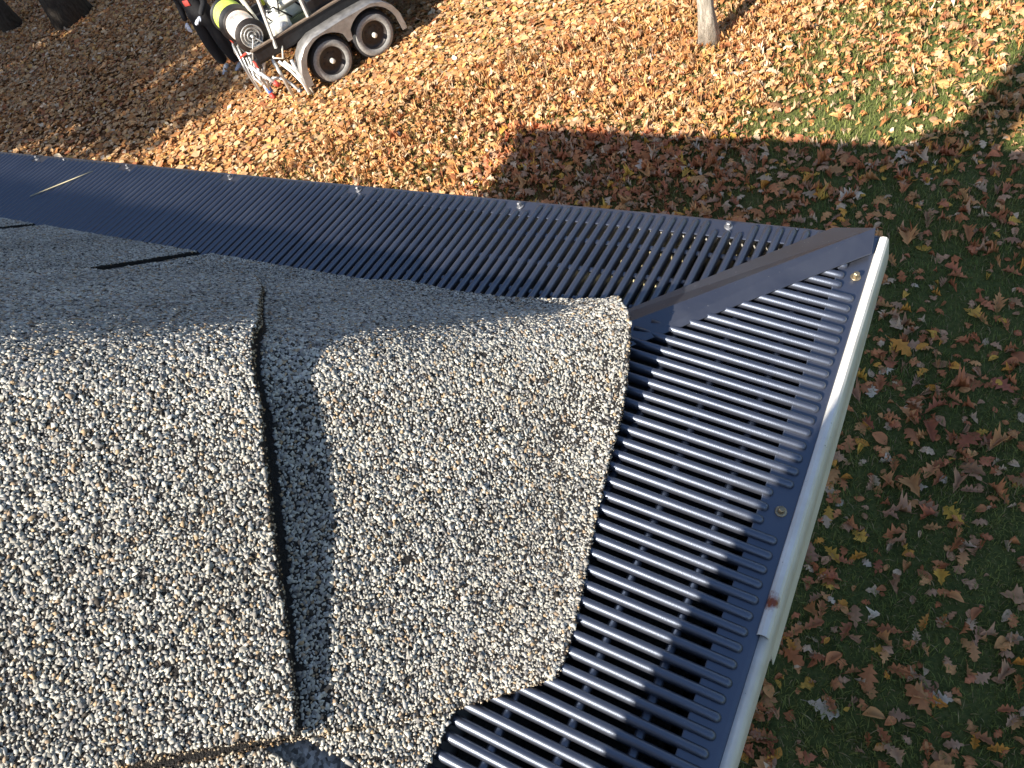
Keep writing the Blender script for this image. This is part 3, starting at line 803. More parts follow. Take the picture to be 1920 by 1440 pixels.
# ------------------------------------------------------------------ grass
NG = 330000
gx, gy = scatter(NG, -900, 190, -10, 1000)
n1 = vnoise(gx, gy, 45, 41); n2 = vnoise(gx, gy, 14, 42)
kp = visible_zone(gx, gy) & (rng.random(NG) < np.clip(.35+.9*n1*n2*2, 0, 1)) & (rng.random(NG) < np.clip(1.15-np.clip((-gx-150)/900, 0, 1), 0, 1))
gx, gy = gx[kp], gy[kp]; n = len(gx)
hgt = rng.uniform(3, 7.5, n)*(.7+.6*vnoise(gx, gy, 30, 44)); an = rng.uniform(0, 2*np.pi, n); ln = rng.uniform(.2, 1.0, n)*hgt; wd = rng.uniform(.18, .36, n)
dx, dy = np.cos(an), np.sin(an)
Vg = np.zeros((n, 5, 3)); 
Vg[:, 0] = np.stack([gx-dy*wd, gy+dx*wd, np.full(n, HG)], 1); Vg[:, 1] = np.stack([gx+dy*wd, gy-dx*wd, np.full(n, HG)], 1)
mxp = np.stack([gx+dx*ln*.4, gy+dy*ln*.4, HG+hgt*.62], 1); sd = np.stack([-dy*wd*.8, dx*wd*.8, np.zeros(n)], 1)
Vg[:, 2] = mxp-sd; Vg[:, 3] = mxp+sd; Vg[:, 4] = np.stack([gx+dx*ln, gy+dy*ln, HG+hgt*.85], 1)
idx = (np.arange(n)*5)[:, None, None]
Fg = (np.array([(0, 1, 2), (0, 2, 3), (3, 2, 4)])[None]+idx).reshape(-1, 3)
gp = vnoise(gx, gy, 80, 47)[:, None]
gc = np.array((.15, .20, .045))*(1-gp)+np.array((.28, .29, .075))*gp
dry = rng.random(n) < .12; gc[dry] = (.38, .30, .15)
gc = gc*rng.uniform(.65, 1.25, (n, 1))
tag(ob('grass', mesh_np('grass', Vg.reshape(-1, 3), Fg, MAT['grass'], True, np.repeat(gc, 5, 0))), 'short green lawn grass between fallen leaves', 'grass', kind='stuff')

# ------------------------------------------------------------------ trees
def tree(label, base, r0, height, lean, bark, seed, crown_r, crown_z, nleaf, leafcol, nlimb=9, group=None, leaf=14.0):
    r = random.Random(seed); rg = np.random.default_rng(seed)
    root = empty('tree', base); tag(root, label, 'tree', group)
    b = MB(); pts = []; rad = []
    for i in range(15):
        t = i/14; z = height*t**1.15
        wob = r0*.35*math.sin(t*5+seed)
        pts.append((lean[0]*z+wob, lean[1]*z+wob*.6, z)); rad.append(r0*(1-.8*t)*(1+.55*math.exp(-z/(r0*1.6))))
    # uneven bole
    nseg = 18; loops = []
    for p, q in zip(pts, rad):
        loops.append([(p[0]+q*(1+.09*math.sin(3*a+seed+p[2]*.006)+.05*math.sin(7*a+p[2]*.02))*math.cos(a), p[1]+q*(1+.09*math.sin(3*a+seed+p[2]*.006)+.05*math.sin(7*a+p[2]*.02))*math.sin(a), p[2]-1) for a in [2*math.pi*k/nseg for k in range(nseg)]])
    b.loft(loops, cap=True); b.build('trunk', bark, root, True)
    tips = []
    for k in range(nlimb):
        t = .42+.55*k/nlimb; i = int(t*14); p = Vector(pts[i]); a = k*2.4+seed; L = crown_r*r.uniform(.75, 1.1)*(1.15-t*.5)
        d = Vector((math.cos(a), math.sin(a), r.uniform(.45, .9)))
        P = [p+d*L*u+Vector((r.uniform(-1, 1), r.uniform(-1, 1), 0))*L*.06*(u > 0)+Vector((0, 0, L*.15*u*u)) for u in (0, .25, .5, .75, 1)]
        m = MB(); q = rad[i]*.55; m.tube(P, [q, q*.75, q*.5, q*.3, q*.1], 6)
        for s in range(6):
            u = .35+.1*s; bp = P[0].lerp(P[4], u); d2 = (d+Vector((r.uniform(-1, 1), r.uniform(-1, 1), r.uniform(-.2, .8)))).normalized(); e = bp+d2*L*.42
            m.tube([bp, bp.lerp(e, .5)+Vector((0, 0, L*.03)), e], [q*.3, q*.18, q*.05], 5); tips += [bp.lerp(e, .6), e]
        tips += P[2:]
        m.build('limb', bark, root, True)
    if nleaf:
        T = np.array([tuple(p) for p in tips]); ci = rg.integers(0, len(T), nleaf)
        P = T[ci]+rg.normal(0, crown_r*.13, (nleaf, 3))
        A = rg.normal(size=(nleaf, 3)); A /= np.linalg.norm(A, axis=1)[:, None]; Bv = np.cross(A, rg.normal(size=(nleaf, 3))); Bv /= np.linalg.norm(Bv, axis=1)[:, None]
        s = (leaf*rg.uniform(.6, 1.3, nleaf))[:, None]
        V = np.stack([P-A*s, P+Bv*s*.55, P+A*s, P-Bv*s*.55+np.cross(A, Bv)*s*.2], 1).reshape(-1, 3)
        Fq = (np.array([(0, 1, 2), (0, 2, 3)])[None]+(np.arange(nleaf)*4)[:, None, None]).reshape(-1, 3)
        col = np.array(leafcol)[rg.integers(0, len(leafcol), nleaf)]*rg.uniform(.7, 1.2, (nleaf, 1))
        ob('crown', mesh_np('crown', V, Fq, MAT['leaf'], False, np.repeat(col, 4, 0)), root)
    return root
FALL = [(.42, .20, .05), (.48, .28, .08), (.30, .13, .04), (.34, .26, .08)]
tree('slim pale barked tree standing in sun on the leafy lawn', (-318, 803, HG), 9.5, 950, (.01, .02), MAT['bark_pale'], 3, 260, 700, 2500, FALL)
tree('thick dark trunked tree in the shaded corner of the lawn', (-1768, 935, HG), 30, 2300, (-.03, .03), MAT['bark_dark'], 5, 620, 900, 9000, FALL, 14, None, 20)
tree('dark tree at the left edge behind the thick trunk', (-1990, 905, HG), 17, 2000, (-.05, .03), MAT['bark_dark'], 8, 520, 900, 7000, FALL, 12, None, 20)
# trees beside the house, out of the picture, that shade the left of the lawn
for q, (x, y, r0, h, cr, nl) in enumerate([(-2620, -260, 26, 1500, 360, 9000), (-2230, -420, 30, 1550, 360, 9500), (-3050, -60, 24, 1450, 380, 8500), (-1930, -780, 26, 1600, 330, 8500), (-2800, -700, 28, 1650, 400, 8500)]):
    tree('tall autumn tree standing left of the house, number %s from the lawn' % ('one', 'two', 'three', 'four', 'five')[q] if False else ['tall autumn tree nearest the left wall of the house', 'broad autumn tree beside the house among its neighbours', 'tall autumn tree farthest left of the house', 'autumn tree behind the left end of the house', 'tallest autumn tree behind the row left of the house'][q],
         (x, y, HG), r0, h, (.0, .0), MAT['bark_dark'], 20+q, cr, 1000, nl, FALL, 12, 'trees left of the house', 20)

# bare autumn woods all round the property
rw = np.random.default_rng(77); wv = MB(); WP = []
for q in range(90):
    a = 2*math.pi*q/90+rw.uniform(-.02, .02); near = math.sin(a) > .35; rad = rw.uniform(2700, 4200) if near else rw.uniform(4300, 6200); x, y = -700+rad*math.cos(a)*1.15, rad*math.sin(a)+(500 if near else 0); h = rw.uniform(1700, 2400) if near else rw.uniform(1300, 1900)
    wv.tube([(x, y, HG-5), (x+rw.uniform(-30, 30), y+rw.uniform(-30, 30), HG+h*.5), (x+rw.uniform(-60, 60), y+rw.uniform(-60, 60), HG+h*.9)], [24, 17, 5], 6)
    n = 420; z = rw.uniform(.12, 1, n)
    WP.append(np.stack([x+rw.normal(0, 170, n), y+rw.normal(0, 170, n), HG+h*z], 1))
P = np.concatenate(WP); n = len(P); A_ = rw.normal(size=(n, 3)); A_ /= np.linalg.norm(A_, axis=1)[:, None]; B_ = np.cross(A_, rw.normal(size=(n, 3))); B_ /= np.linalg.norm(B_, axis=1)[:, None]
V = np.stack([P-A_*34, P+B_*26, P+A_*34, P-B_*26], 1).reshape(-1, 3)
tw = np.array(wv.v); Fq = (np.array([(0, 1, 2), (0, 2, 3)])[None]+(np.arange(n)*4)[:, None, None]).reshape(-1, 3)
Ft = np.array([t for f in wv.f for t in ([(f[0], f[1], f[2]), (f[0], f[2], f[3])] if len(f) == 4 else [(f[0], f[i], f[i+1]) for i in range(1, len(f)-1)])])
wc = np.repeat(np.array([(.20, .10, .035), (.14, .09, .04), (.10, .10, .035), (.24, .14, .05)])[rw.integers(0, 4, n)]*rw.uniform(.6, 1.1, (n, 1)), 4, 0)
tag(ob('woods', mesh_np('woods', np.concatenate([tw, V]), np.concatenate([Ft, Fq+len(tw)]), MAT['leaf'], False, np.concatenate([np.tile([(.08, .07, .06)], (len(tw), 1)), wc]))), 'far autumn woods standing round the lawn', 'woods', kind='stuff')

# sticks on the lawn
stick_m = simple('bleached_stick', (.62, .55, .42), .85, 0, .25, 60)
s = MB(); s.tube([(-296, 731, HG+4.2), (-284, 733, HG+5.2), (-268, 738, HG+4.4), (-254, 741, HG+5)], [1.4, 2.2, 1.9, .9], 7)
tag(s.build('stick', stick_m, None, True), 'short bleached stick lying near the pale tree', 'stick')
s = MB(); s.tube([(-392, 800, HG+3), (-381, 770, HG+6), (-372, 752, HG+4.5)], [1.2, 1.5, .6], 6)
s.tube([(-381, 770, HG+6), (-369, 776, HG+5)], [1.0, .4], 5)
tag(s.build('stick', simple('grey_stick', (.36, .33, .29), .9), None, True), 'thin grey forked twig left of the pale tree', 'stick')

# ------------------------------------------------------------------ people
def skin_body(name, joints, bones, mats, parent, sub=2):
    """joints: name -> (xyz, (rx, ry)); one continuous skinned surface"""
    names = list(joints); me = bpy.data.meshes.new(name)
    me.from_pydata([Vector(joints[k][0])*U for k in names], [(names.index(a), names.index(b)) for a, b in bones], [])
    o = bpy.data.objects.new(name, me); COL.objects.link(o); o.parent = parent
    m = o.modifiers.new('skin', 'SKIN'); m.use_smooth_shade = True
    for i, k in enumerate(names):
        rr = joints[k][1]; sv = me.skin_vertices[0].data[i]; sv.radius = (rr[0]*U, rr[1]*U); sv.use_root = (k == 'pelvis')
    sm = o.modifiers.new('sub', 'SUBSURF'); sm.levels = sub; sm.render_levels = sub
    for q in mats: me.materials.append(q)
    return o
MAT['black_cloth'] = simple('black_cloth', (.012, .012, .014), .85, 0, .4, 30, .5, 300)
MAT['skin'] = simple('skin', (.45, .27, .19), .55, 0, .08, 20)
MAT['glove'] = simple('white_glove', (.70, .74, .82), .8, 0, .1, 40)
MAT['shoe'] = simple('grey_shoe', (.55, .55, .56), .7, 0, .2, 30)
MAT['cap'] = simple('dark_hair', (.03, .02, .015), .8)

def hand(name, parent, p, d, side, mat):
    """palm and five bent fingers; p wrist, d direction of the fingers"""
    d = Vector(d).normalized(); a = d.cross(Vector((0, 0, 1)));  a = a.normalized() if a.length > .1 else Vector((1, 0, 0)); u = a.cross(d).normalized(); p = Vector(p)
    J = {'pelvis': (p, (2.4, 2.0)), 'palm': (p+d*5, (3.6, 1.8)), 'knuckle': (p+d*9, (3.8, 1.6))}; B = [('pelvis', 'palm'), ('palm', 'knuckle')]
    for i, (off, ln) in enumerate(((-3, 6.5), (-1, 7.8), (1, 7.2), (3, 5.6))):
        k0 = p+d*9.3+a*off; k1 = k0+d*ln*.5+u*(-.4); k2 = k0+d*ln*.85-u*2.2
        J['f%da' % i] = (k0, (.95, .95)); J['f%db' % i] = (k1, (.88, .88)); J['f%dc' % i] = (k2, (.75, .75))
        B += [('knuckle', 'f%da' % i), ('f%da' % i, 'f%db' % i), ('f%db' % i, 'f%dc' % i)]
    t0 = p+d*3.5+a*side*3.4; J['t0'] = (t0, (1.2, 1.2)); J['t1'] = (t0+d*3+a*side*2.2, (1.0, 1.0)); J['t2'] = (t0+d*5.6+a*side*1.8-u*1.5, (.8, .8)); B += [('palm', 't0'), ('t0', 't1'), ('t1', 't2')]
    return skin_body(name, J, B, [mat], parent, 1)

def shoe(parent, p, ang, mat):
    b = MB(); loops = []
    for t, w_, h in ((-9, 2.5, 6), (-7, 3.8, 8.5), (-3, 4.2, 9.0), (2, 4.4, 8.0), (7, 4.9, 6.0), (12, 5.0, 4.6), (16, 4.0, 3.6), (18, 1.8, 2.2)):
        loops.append([(w_*math.cos(a)*(1 if math.sin(a) > 0 else 1.05), t, max(0, h*(.5+.5*math.sin(a)))) for a in [2*math.pi*k/12 for k in range(12)]])
    b.loft(loops, cap=True)
    return b.build('shoe', mat, parent, True, p, (0, 0, ang))

def head(parent, c, look, hairm):
    b = MB(); n = 16; loops = []
    prof = [(-12, 4.5, 5), (-10, 5.6, 6.6), (-6, 6.6, 8.0), (-2, 7.2, 9.0), (2, 7.5, 9.6), (6, 7.2, 9.4), (9, 5.8, 7.8), (11, 3.4, 4.6), (11.7, .6, .8)]
    for z, rx, ry in prof:
        lp = []
        for k in range(n):
            a = 2*math.pi*k/n; x = rx*math.cos(a); y = ry*math.sin(a)
            if abs(x) < 2 and y > 0 and -5 < z < 1: y += 2.2 if z < -1 else 1.0
            if 2 < abs(x) < 4 and y > 0 and z == 2: y -= .8
            lp.append((x, y, z))
        loops.append(lp)
    b.loft(loops, cap=True); h = b.build('head', MAT['skin'], parent, True, c, (0, 0, look))
    e = MB()
    for s in (-1, 1):
        e.lathe([(.05, -.9), (.8, -.5), (1.0, 0), (.8, .5), (.05, .9)], 'y', (s*3.1, 8.3, 1.2), 8)
    e.build('eyes', simple('eye', (.6, .6, .58), .3), h, True)
    m = MB(); m.tube([(-2.2, 8.2, -6.6), (0, 8.9, -6.9), (2.2, 8.2, -6.6)], .5, 6); m.build('mouth', simple('lips', (.35, .15, .12), .5), h, True)
    r = MB()
    for s in (-1, 1): r.lathe([(.1, -.6), (2.2, -.4), (2.6, .2), (1.2, .6)], 'x', (s*7.4, -.5, 0), 10)
    r.build('ears', MAT['skin'], h, True)
    hr = MB(); hr.loft([[(rx*1.08*math.cos(a), ry*1.08*math.sin(a)-.6, z) for a in [2*math.pi*k/n for k in range(n)]] for z, rx, ry in ((3.4, 7.6, 9.6), (6, 7.4, 9.6), (9, 6.1, 8.1), (11.4, 3.6, 4.8), (12.4, .6, .8))], cap=True)
    hr.build('hair', hairm, h, True)

# worker in black behind the trailer
wk = empty('person', (-1114, 752, HG)); tag(wk, 'person in black work clothes and white gloves standing behind the trailer', 'person')
J = {'pelvis': ((0, 0, 95), (16, 11)), 'waist': ((0, 0, 112), (20, 14)), 'chest': ((0, -2, 132), (22, 15)), 'shoulders': ((0, -1, 147), (15, 9)), 'neck': ((0, -3, 155), (6, 6)),
     'lhip': ((10, 0, 90), (13, 13)), 'lknee': ((12, -4, 50), (10.5, 11)), 'lank': ((13, 3, 10), (9.5, 10)), 'rhip': ((-10, 0, 90), (13, 13)), 'rknee': ((-13, -3, 50), (10.5, 11)), 'rank': ((-15, 4, 10), (9.5, 10)),
     'lsh': ((20, -1, 144), (7.5, 7.5)), 'lelb': ((27, -8, 117), (5.6, 5.6)), 'lwr': ((22, -28, 106), (4.2, 4.2)), 'rsh': ((-20, -1, 144), (7.5, 7.5)), 'relb': ((-28, 1, 115), (5.6, 5.6)), 'rwr': ((-29, -6, 93), (4.2, 4.2))}
Bn = [('pelvis', 'waist'), ('waist', 'chest'), ('chest', 'shoulders'), ('shoulders', 'neck'), ('pelvis', 'lhip'), ('lhip', 'lknee'), ('lknee', 'lank'), ('pelvis', 'rhip'), ('rhip', 'rknee'), ('rknee', 'rank'),
      ('shoulders', 'lsh'), ('lsh', 'lelb'), ('lelb', 'lwr'), ('shoulders', 'rsh'), ('rsh', 'relb'), ('relb', 'rwr')]
skin_body('body', J, Bn, [MAT['black_cloth']], wk)
hand('glove', wk, (-29, -6.5, 91), (0, -.25, -1), 1, MAT['glove']); hand('glove', wk, (22, -30, 105.5), (-.2, -1, -.2), -1, MAT['glove'])
shoe(wk, (13, 0, 0), math.pi-.1, MAT['shoe']); shoe(wk, (-15, 1, 0), math.pi+.2, MAT['shoe'])
head(wk, (0, -4, 167), math.pi, MAT['cap'])
b = MB(); b.rbox(-6, 5, -15.5, -12.8, 118, 127, 1.2); b.build('chest_patch', simple('red_cloth', (.6, .08, .06), .8), wk, True)
wk.rotation_euler = (0, 0, .25)

# the photographer on a ladder, just behind the view; shades the outer ends of the side guard's ribs
ph = empty('person', (18.6, -77, -113)); tag(ph, 'person in a grey jacket on the ladder leaning over the right eave', 'person')
dz = 128
J = {'pelvis': ((-8, 0, dz-34), (16, 12)), 'waist': ((-14, 2, dz-16), (15, 12)), 'chest': ((-22, 5, dz+12), (18, 13)), 'shoulders': ((-26, 6, dz+34), (15, 10)), 'neck': ((-26, 4, dz+44), (6, 6)),
     'lhip': ((-6, 10, dz-40), (10, 10)), 'lknee': ((-14, 11, dz-78), (7.5, 8)), 'lank': ((0, 11, 9), (6, 6.5)), 'rhip': ((-6, -10, dz-40), (10, 10)), 'rknee': ((-12, -11, dz-80), (7.5, 8)), 'rank': ((0, -11, 9), (6, 6.5)),
     'lsh': ((-28, 14, dz+29), (7, 7)), 'lelb': ((-15, 12, dz+14), (5.6, 5.6)), 'lwr': ((-10, 14, dz+26), (4.2, 4.2)), 'rsh': ((-26, -12, dz+32), (7.5, 7.5)), 'relb': ((-20, -20, dz+8), (5.6, 5.6)), 'rwr': ((-12, -14, dz-12), (4.2, 4.2))}
skin_body('body', J, Bn, [simple('grey_jacket', (.16, .16, .17), .85, 0, .2, 30)], ph)
hand('hand', ph, (-10, 14, dz+27), (.1, .1, 1), 1, MAT['skin']); hand('hand', ph, (-11, -13.5, dz-13), (.5, .2, -1), -1, MAT['skin'])
shoe(ph, (2, 11, 0), math.pi/2, MAT['cap']); shoe(ph, (2, -11, 0), math.pi/2, MAT['cap'])
head(ph, (-27, 4, dz+56), math.pi/2+.5, MAT['cap'])
ld = empty('ladder', (70, -80, HG)); tag(ld, 'aluminium extension ladder leaning on the right eave', 'ladder')
al = simple('ladder_aluminium', (.6, .6, .6), .35, .9, .1, 60)
def lx(z): return -(z-HG)*.135
for s_ in (-22, 22):
    b = MB(); b.add([(lx(HG+z)+a, s_+c, z) for z in (0, 505) for a, c in ((0, -1.3), (7, -1.3), (7, 1.3), (0, 1.3))], [(0, 1, 5, 4), (1, 2, 6, 5), (2, 3, 7, 6), (3, 0, 4, 7), (3, 2, 1, 0), (4, 5, 6, 7)]); b.build('rail', al, ld)
for i in range(16):
    z = 20+30.5*i; b = MB(); b.tube([(lx(HG+z)+3.5, -21, z), (lx(HG+z)+3.5, 21, z)], 1.6, 8); b.build('rung', al, ld, True)
#@@PART3
# ------------------------------------------------------------------ trailer with spraying gear
TX = (-851.4, 721.6); TA = math.atan2(.85948, .51118)
tr = empty('trailer', (TX[0], TX[1], HG), (0, 0, TA)); tag(tr, 'black tandem axle work trailer carrying tank and hose gear', 'trailer')
blk = simple('black_steel', (.016, .016, .018), .45, 0, .4, 20)
steel = simple('grey_fender_steel', (.30, .29, .28), .45, .5, .25, 12)
rubber = simple('tyre_rubber', (.020, .020, .022), .85, 0, .3, 40, .4, 200)
wallr = simple('pale_tyre_wall', (.27, .265, .25), .85, 0, .25, 30)  # sidewall ring, paler than the tread
rimm = simple('dark_rim', (.035, .028, .025), .5, .3, .3, 30)
galv = simple('galvanised', (.60, .60, .58), .45, .6, .2, 30)
cream = simple('cream_plastic', (.72, .70, .60), .5, 0, .1, 20)
pvc = simple('white_pvc', (.74, .74, .72), .45, 0, .08, 20)
redm = simple('red_valve', (.55, .06, .04), .5); bluem = simple('blue_valve', (.06, .13, .45), .5)
b = MB(); b.box(-92, 300, 26, 172, 70, 80); b.build('deck', blk, tr, bevel=1)
b = MB(); b.box(-92, 300, 24, 27, 74, 91); b.build('side_rail', blk, tr, bevel=.6)
b = MB(); b.box(-92, 300, 171, 174, 66, 92); b.build('side_rail', blk, tr, bevel=.6)
b = MB(); b.box(-94, 300, 22.5, 28.5, 91.5, 93.5); b.build('rail_cap', simple('worn_brown_rail', (.20, .15, .11), .7, .2, .3, 20), tr)
b = MB(); b.box(-95, -90, 24, 174, 68, 80); b.build('bumper', blk, tr, bevel=.8)
b = MB(); b.tube([(300, 60, 66), (400, 98, 62), (400, 100, 62)], 5, 8); b.tube([(300, 138, 66), (400, 102, 62)], 5, 8); b.build('drawbar', blk, tr, True)
RR = 33.5
def wheel(f, l, out):
    tyre = MB(); s = out
    prof = [(19.5, 1.5), (21, .2), (25, -.6), (29.5, .4), (32.2, 2.6), (RR, 5.5), (RR, 15.5), (32.2, 18.4), (29, 20.6), (24, 21.5), (20, 20.5)]
    tyre.lathe([(r, h*s) for r, h in prof], 'y', (f, l, RR), 36, False)
    w_ = tyre.build('wheel', rubber, tr, True)
    sw = MB(); sw.lathe([(20.2, .9*s), (21.2, -.1*s), (25, -.85*s), (29.3, .1*s), (29.6, 1.0*s)], 'y', (f, l, RR), 36, False); sw.build('tyre_wall', wallr, w_, True)
    rm = MB(); rm.lathe([(19.8, 1.8*s), (19.0, 2.2*s), (18.2, 5*s), (14, 6.0*s), (8, 4.6*s), (6, 4.5*s), (.1, 4.4*s)], 'y', (f, l, RR), 28, False); rm.build('rim', rimm, w_, True)
    hb = MB(); hb.lathe([(.1, -2.6*s), (3.0, -2.4*s), (3.6, -1.5*s), (3.7, 4.5*s)], 'y', (f, l, RR), 14); hb.build('hub_cap', cream, w_, True)
    for k in range(8):
        a = k*math.pi/4; n_ = MB(); n_.lathe([(.1, 4.2*s), (1.1, 4.2*s), (1.2, 5.6*s)], 'y', (f+11*math.cos(a), l, RR+11*math.sin(a)), 6); n_.build('wheel_nut', blk, w_)
for f in (0, 73.6):
    wheel(f, 0, 1); wheel(f, 200, -1)
b = MB(); b.tube([(0, 20, RR), (0, 180, RR)], 3.5, 8); b.tube([(73.6, 20, RR), (73.6, 180, RR)], 3.5, 8); b.build('axle', blk, tr, True)
def fender(l0, l1, face):
    # outline of the top band
    top = [(-52, 24), (-50, 40), (-42, 58), (-29, 70), (-12, 76), (36, 77), (86, 76), (103, 70), (115, 58), (122, 42), (123, 26)]
    b = MB(); b.loft([[(x, l, z+q) for l, q in ((l0, 0), (l1, 0), (l1, 1), (l0, 1))] for x, z in top]); o = b.build('fender', steel, tr, True)
    # skirt with two arches
    b = MB(); ts = np.linspace(-52, 123, 71)
    def topz(x): return float(np.interp(x, [p[0] for p in top], [p[1] for p in top]))
    def arch(x):
        z = -1e9
        best = 20
        for c in (0, 73.6):
            d = abs(x-c)
            if d < 40.5: best = max(best, RR+math.sqrt(40.5**2-d*d))
        # web between the wheels
        if 36.8-6 < x < 36.8+6: best = min(best, 47)
        return min(best, topz(x)-1.5)
    lo = [(x, arch(x)) for x in ts]; hi = [(x, topz(x)) for x in ts]
    n = len(ts); v = [(x, face, z) for x, z in lo]+[(x, face, z) for x, z in hi]+[(x, face+.6, z) for x, z in lo]+[(x, face+.6, z) for x, z in hi]; f = []
    for i in range(n-1):
        f += [(i, i+1, n+i+1, n+i), (2*n+i+1, 2*n+i, 3*n+i, 3*n+i+1), (i+1, i, 2*n+i, 2*n+i+1), (n+i, n+i+1, 3*n+i+1, 3*n+i)]
    b.add(v, f); b.build('fender_skirt', steel, o)
fender(-4, 24, -4); fender(176, 204, 203.4)
# frame posts
for pts in ([(-60, 24, 80), (-46, 24, 165)], [(2, 26, 92), (6, 26, 170)], [(-60, 172, 80), (-58, 172, 165)], [(70, 172, 80), (70, 172, 165)]):
    b = MB(); b.tube(pts, 2.6, 4); b.build('frame_post', galv, tr)
b = MB(); b.tube([(-46, 24, 164), (8, 26, 164)], 2.2, 4); b.tube([(-58, 172, 164), (70, 172, 164)], 2.2, 4); b.build('frame_bar', galv, tr)
# open tray with loose gear
b = MB(); b.box(10, 118, 32, 34, 80, 108); b.box(10, 118, 96, 98, 80, 108); b.box(10, 12, 34, 96, 80, 108); b.box(116, 118, 34, 96, 80, 108); b.box(12, 116, 34, 96, 80, 82); b.build('tray', blk, tr)
# rear lights and lower frame
for l in (36, 162):
    b = MB(); b.rbox(-97, -94.6, l-7, l+7, 66, 74, 1.0); b.build('tail_light', redm, tr, True)
b = MB()
for l in (34, 70, 128, 164): b.tube([(-92, l, 76), (-100, l, 50), (-98, l, 30)], 2.0, 6)
b.tube([(-99, 34, 44), (-99, 164, 44)], 1.8, 6); b.build('rear_frame', galv, tr, True)
b = MB(); b.tube([(-72, 30, 72), (-72, 30, 6)], 2.6, 8); b.lathe([(6, 0), (6.5, 1), (2.6, 5)], 'z', (-72, 30, 0), 12); b.build('jack', galv, tr, True)

def world(f, l, z):
    c, s = math.cos(TA), math.sin(TA); return (TX[0]+f*c-l*s, TX[1]+f*s+l*c, HG+z)
def on_trailer(name, label, cat, f, l, z, group=None):
    o = empty(name, world(f, l, z), (0, 0, TA)); tag(o, label, cat, group); return o
# tank
tk = on_trailer('tank', 'large white translucent plastic tank standing on the trailer', 'tank', 8, 92, 80)
tankm, n, l, p = new_mat('white_tank_plastic'); p.inputs['Base Color'].default_value = (.70, .78, .72, 1); p.inputs['Roughness'].default_value = .35; p.inputs['Subsurface Weight'].default_value = .3; p.inputs['Subsurface Radius'].default_value = (.05, .06, .04)
tcn = n.new('ShaderNodeTexCoord'); tn = noise(n, l, 4, 3, .5, tcn.outputs['Object']); rr = ramp(n, l, tn.outputs['Fac'], [(.35, (.66, .72, .62)), (.65, (.80, .84, .80))]); l.new(rr.outputs[0], p.inputs['Base Color'])
b = MB(); b.rbox(-36, 36, -34, 40, 8, 92, 14, 5); b.build('tank_shell', tankm, tk, True)
b = MB()
for z in (30, 52, 74): b.rbox(-36.9, 36.9, -34.9, 40.9, z, z+4, 14.4, 5)
b.build('band', cream, tk, True)
b = MB(); b.lathe([(12, 92), (12, 96), (11, 98), (.5, 98.5)], 'z', (0, 0, 0), 20); b.build('lid', blk, tk, True)
b = MB(); b.box(-34, 34, -32, 38, 0, 9); b.build('cradle', simple('tank_foot', (.30, .32, .18), .6), tk)
# pump with engine
pm = on_trailer('pump', 'cream coloured pump with black hoses behind the trailer wheel', 'pump', -38, 46, 80)
b = MB(); b.rbox(-15, 17, -12, 16, 0, 26, 4); b.build('casing', cream, pm, True)
b = MB(); b.lathe([(2, -16), (9, -15), (10, -12), (10, -9)], 'y', (2, 0, 14), 16); b.build('cover', galv, pm, True)
b = MB(); b.tube([(10, 8, 26), (18, 12, 42), (32, 16, 40), (44, 10, 20)], 1.5, 6); b.tube([(-6, 0, 26), (-12, -4, 40), (4, -10, 44), (22, -8, 20)], 1.3, 6); b.build('hose', blk, pm, True)
# reels
def reel(f, l, z, w_, R0, name, label, hosecol, flange):
    r = on_trailer('hose_reel', label, 'hose reel', f, l, z, 'hose reels on the trailer tail')
    b = MB(); b.lathe([(3.2, -.5), (R0+3, -.5), (R0+3.4, .6), (R0+3, 1.6), (3.2, 1.6)], 'y', (0, 0, 0), 30); b.build('flange', flange, r, True)
    b = MB(); b.lathe([(3.2, w_-.6), (R0+3, w_-.6), (R0+3.4, w_+.5), (R0+3, w_+1.6), (3.2, w_+1.6)], 'y', (0, 0, 0), 30); b.build('flange', flange, r, True)
    m, n_, l_, p_ = new_mat('hose_'+name); t_c = n_.new('ShaderNodeTexCoord'); nn = noise(n_, l_, 16, 4, .6, t_c.outputs['Object']); q = ramp(n_, l_, nn.outputs['Fac'], hosecol); l_.new(q.outputs[0], p_.inputs['Base Color']); p_.inputs['Roughness'].default_value = .55
    nw = int(w_/2.5); b = MB(); pr = []
    for k in range(nw):
        h = 2+(w_-3)*(k+.5)/nw; pr += [(R0-1.2, h-1.15), (R0-.2, h-.6), (R0+random.uniform(-.2, .3), h), (R0-.2, h+.6)]
    b.lathe([(3, 1.7)]+pr+[(3, w_-.7)], 'y', (0, 0, 0), 30); b.build('wound_hose', m, r, True)
    b = MB()
    for k in range(3): b.lathe([(5.5+k*4.5, -1.1), (6.3+k*4.5, -1.9), (7.1+k*4.5, -1.1)], 'y', (0, 0, 0), 26)
    b.build('flange_ring', galv, r, True)
    b = MB(); b.tube([(0, -7, 0), (0, w_+4, 0)], 2.2, 8); b.build('axle', galv, r, True)
    b = MB()
    for q2 in (-5, w_+3): b.tube([(-16, q2, -26), (0, q2, 0), (16, q2, -26)], 1.7, 6)
    b.build('stand', galv, r, True); return r
reel(-80, 36, 106, 58, 20, 'white', 'hose reel wound with dusty white hose and dark brown flange', [(.3, (.62, .58, .50)), (.5, (.72, .68, .62)), (.7, (.66, .36, .28))], rimm)
reel(-81, 104, 106, 44, 23, 'lime', 'hose reel wound with lime green hose beside the black clothes', [(.3, (.42, .55, .06)), (.7, (.58, .68, .14))], blk)
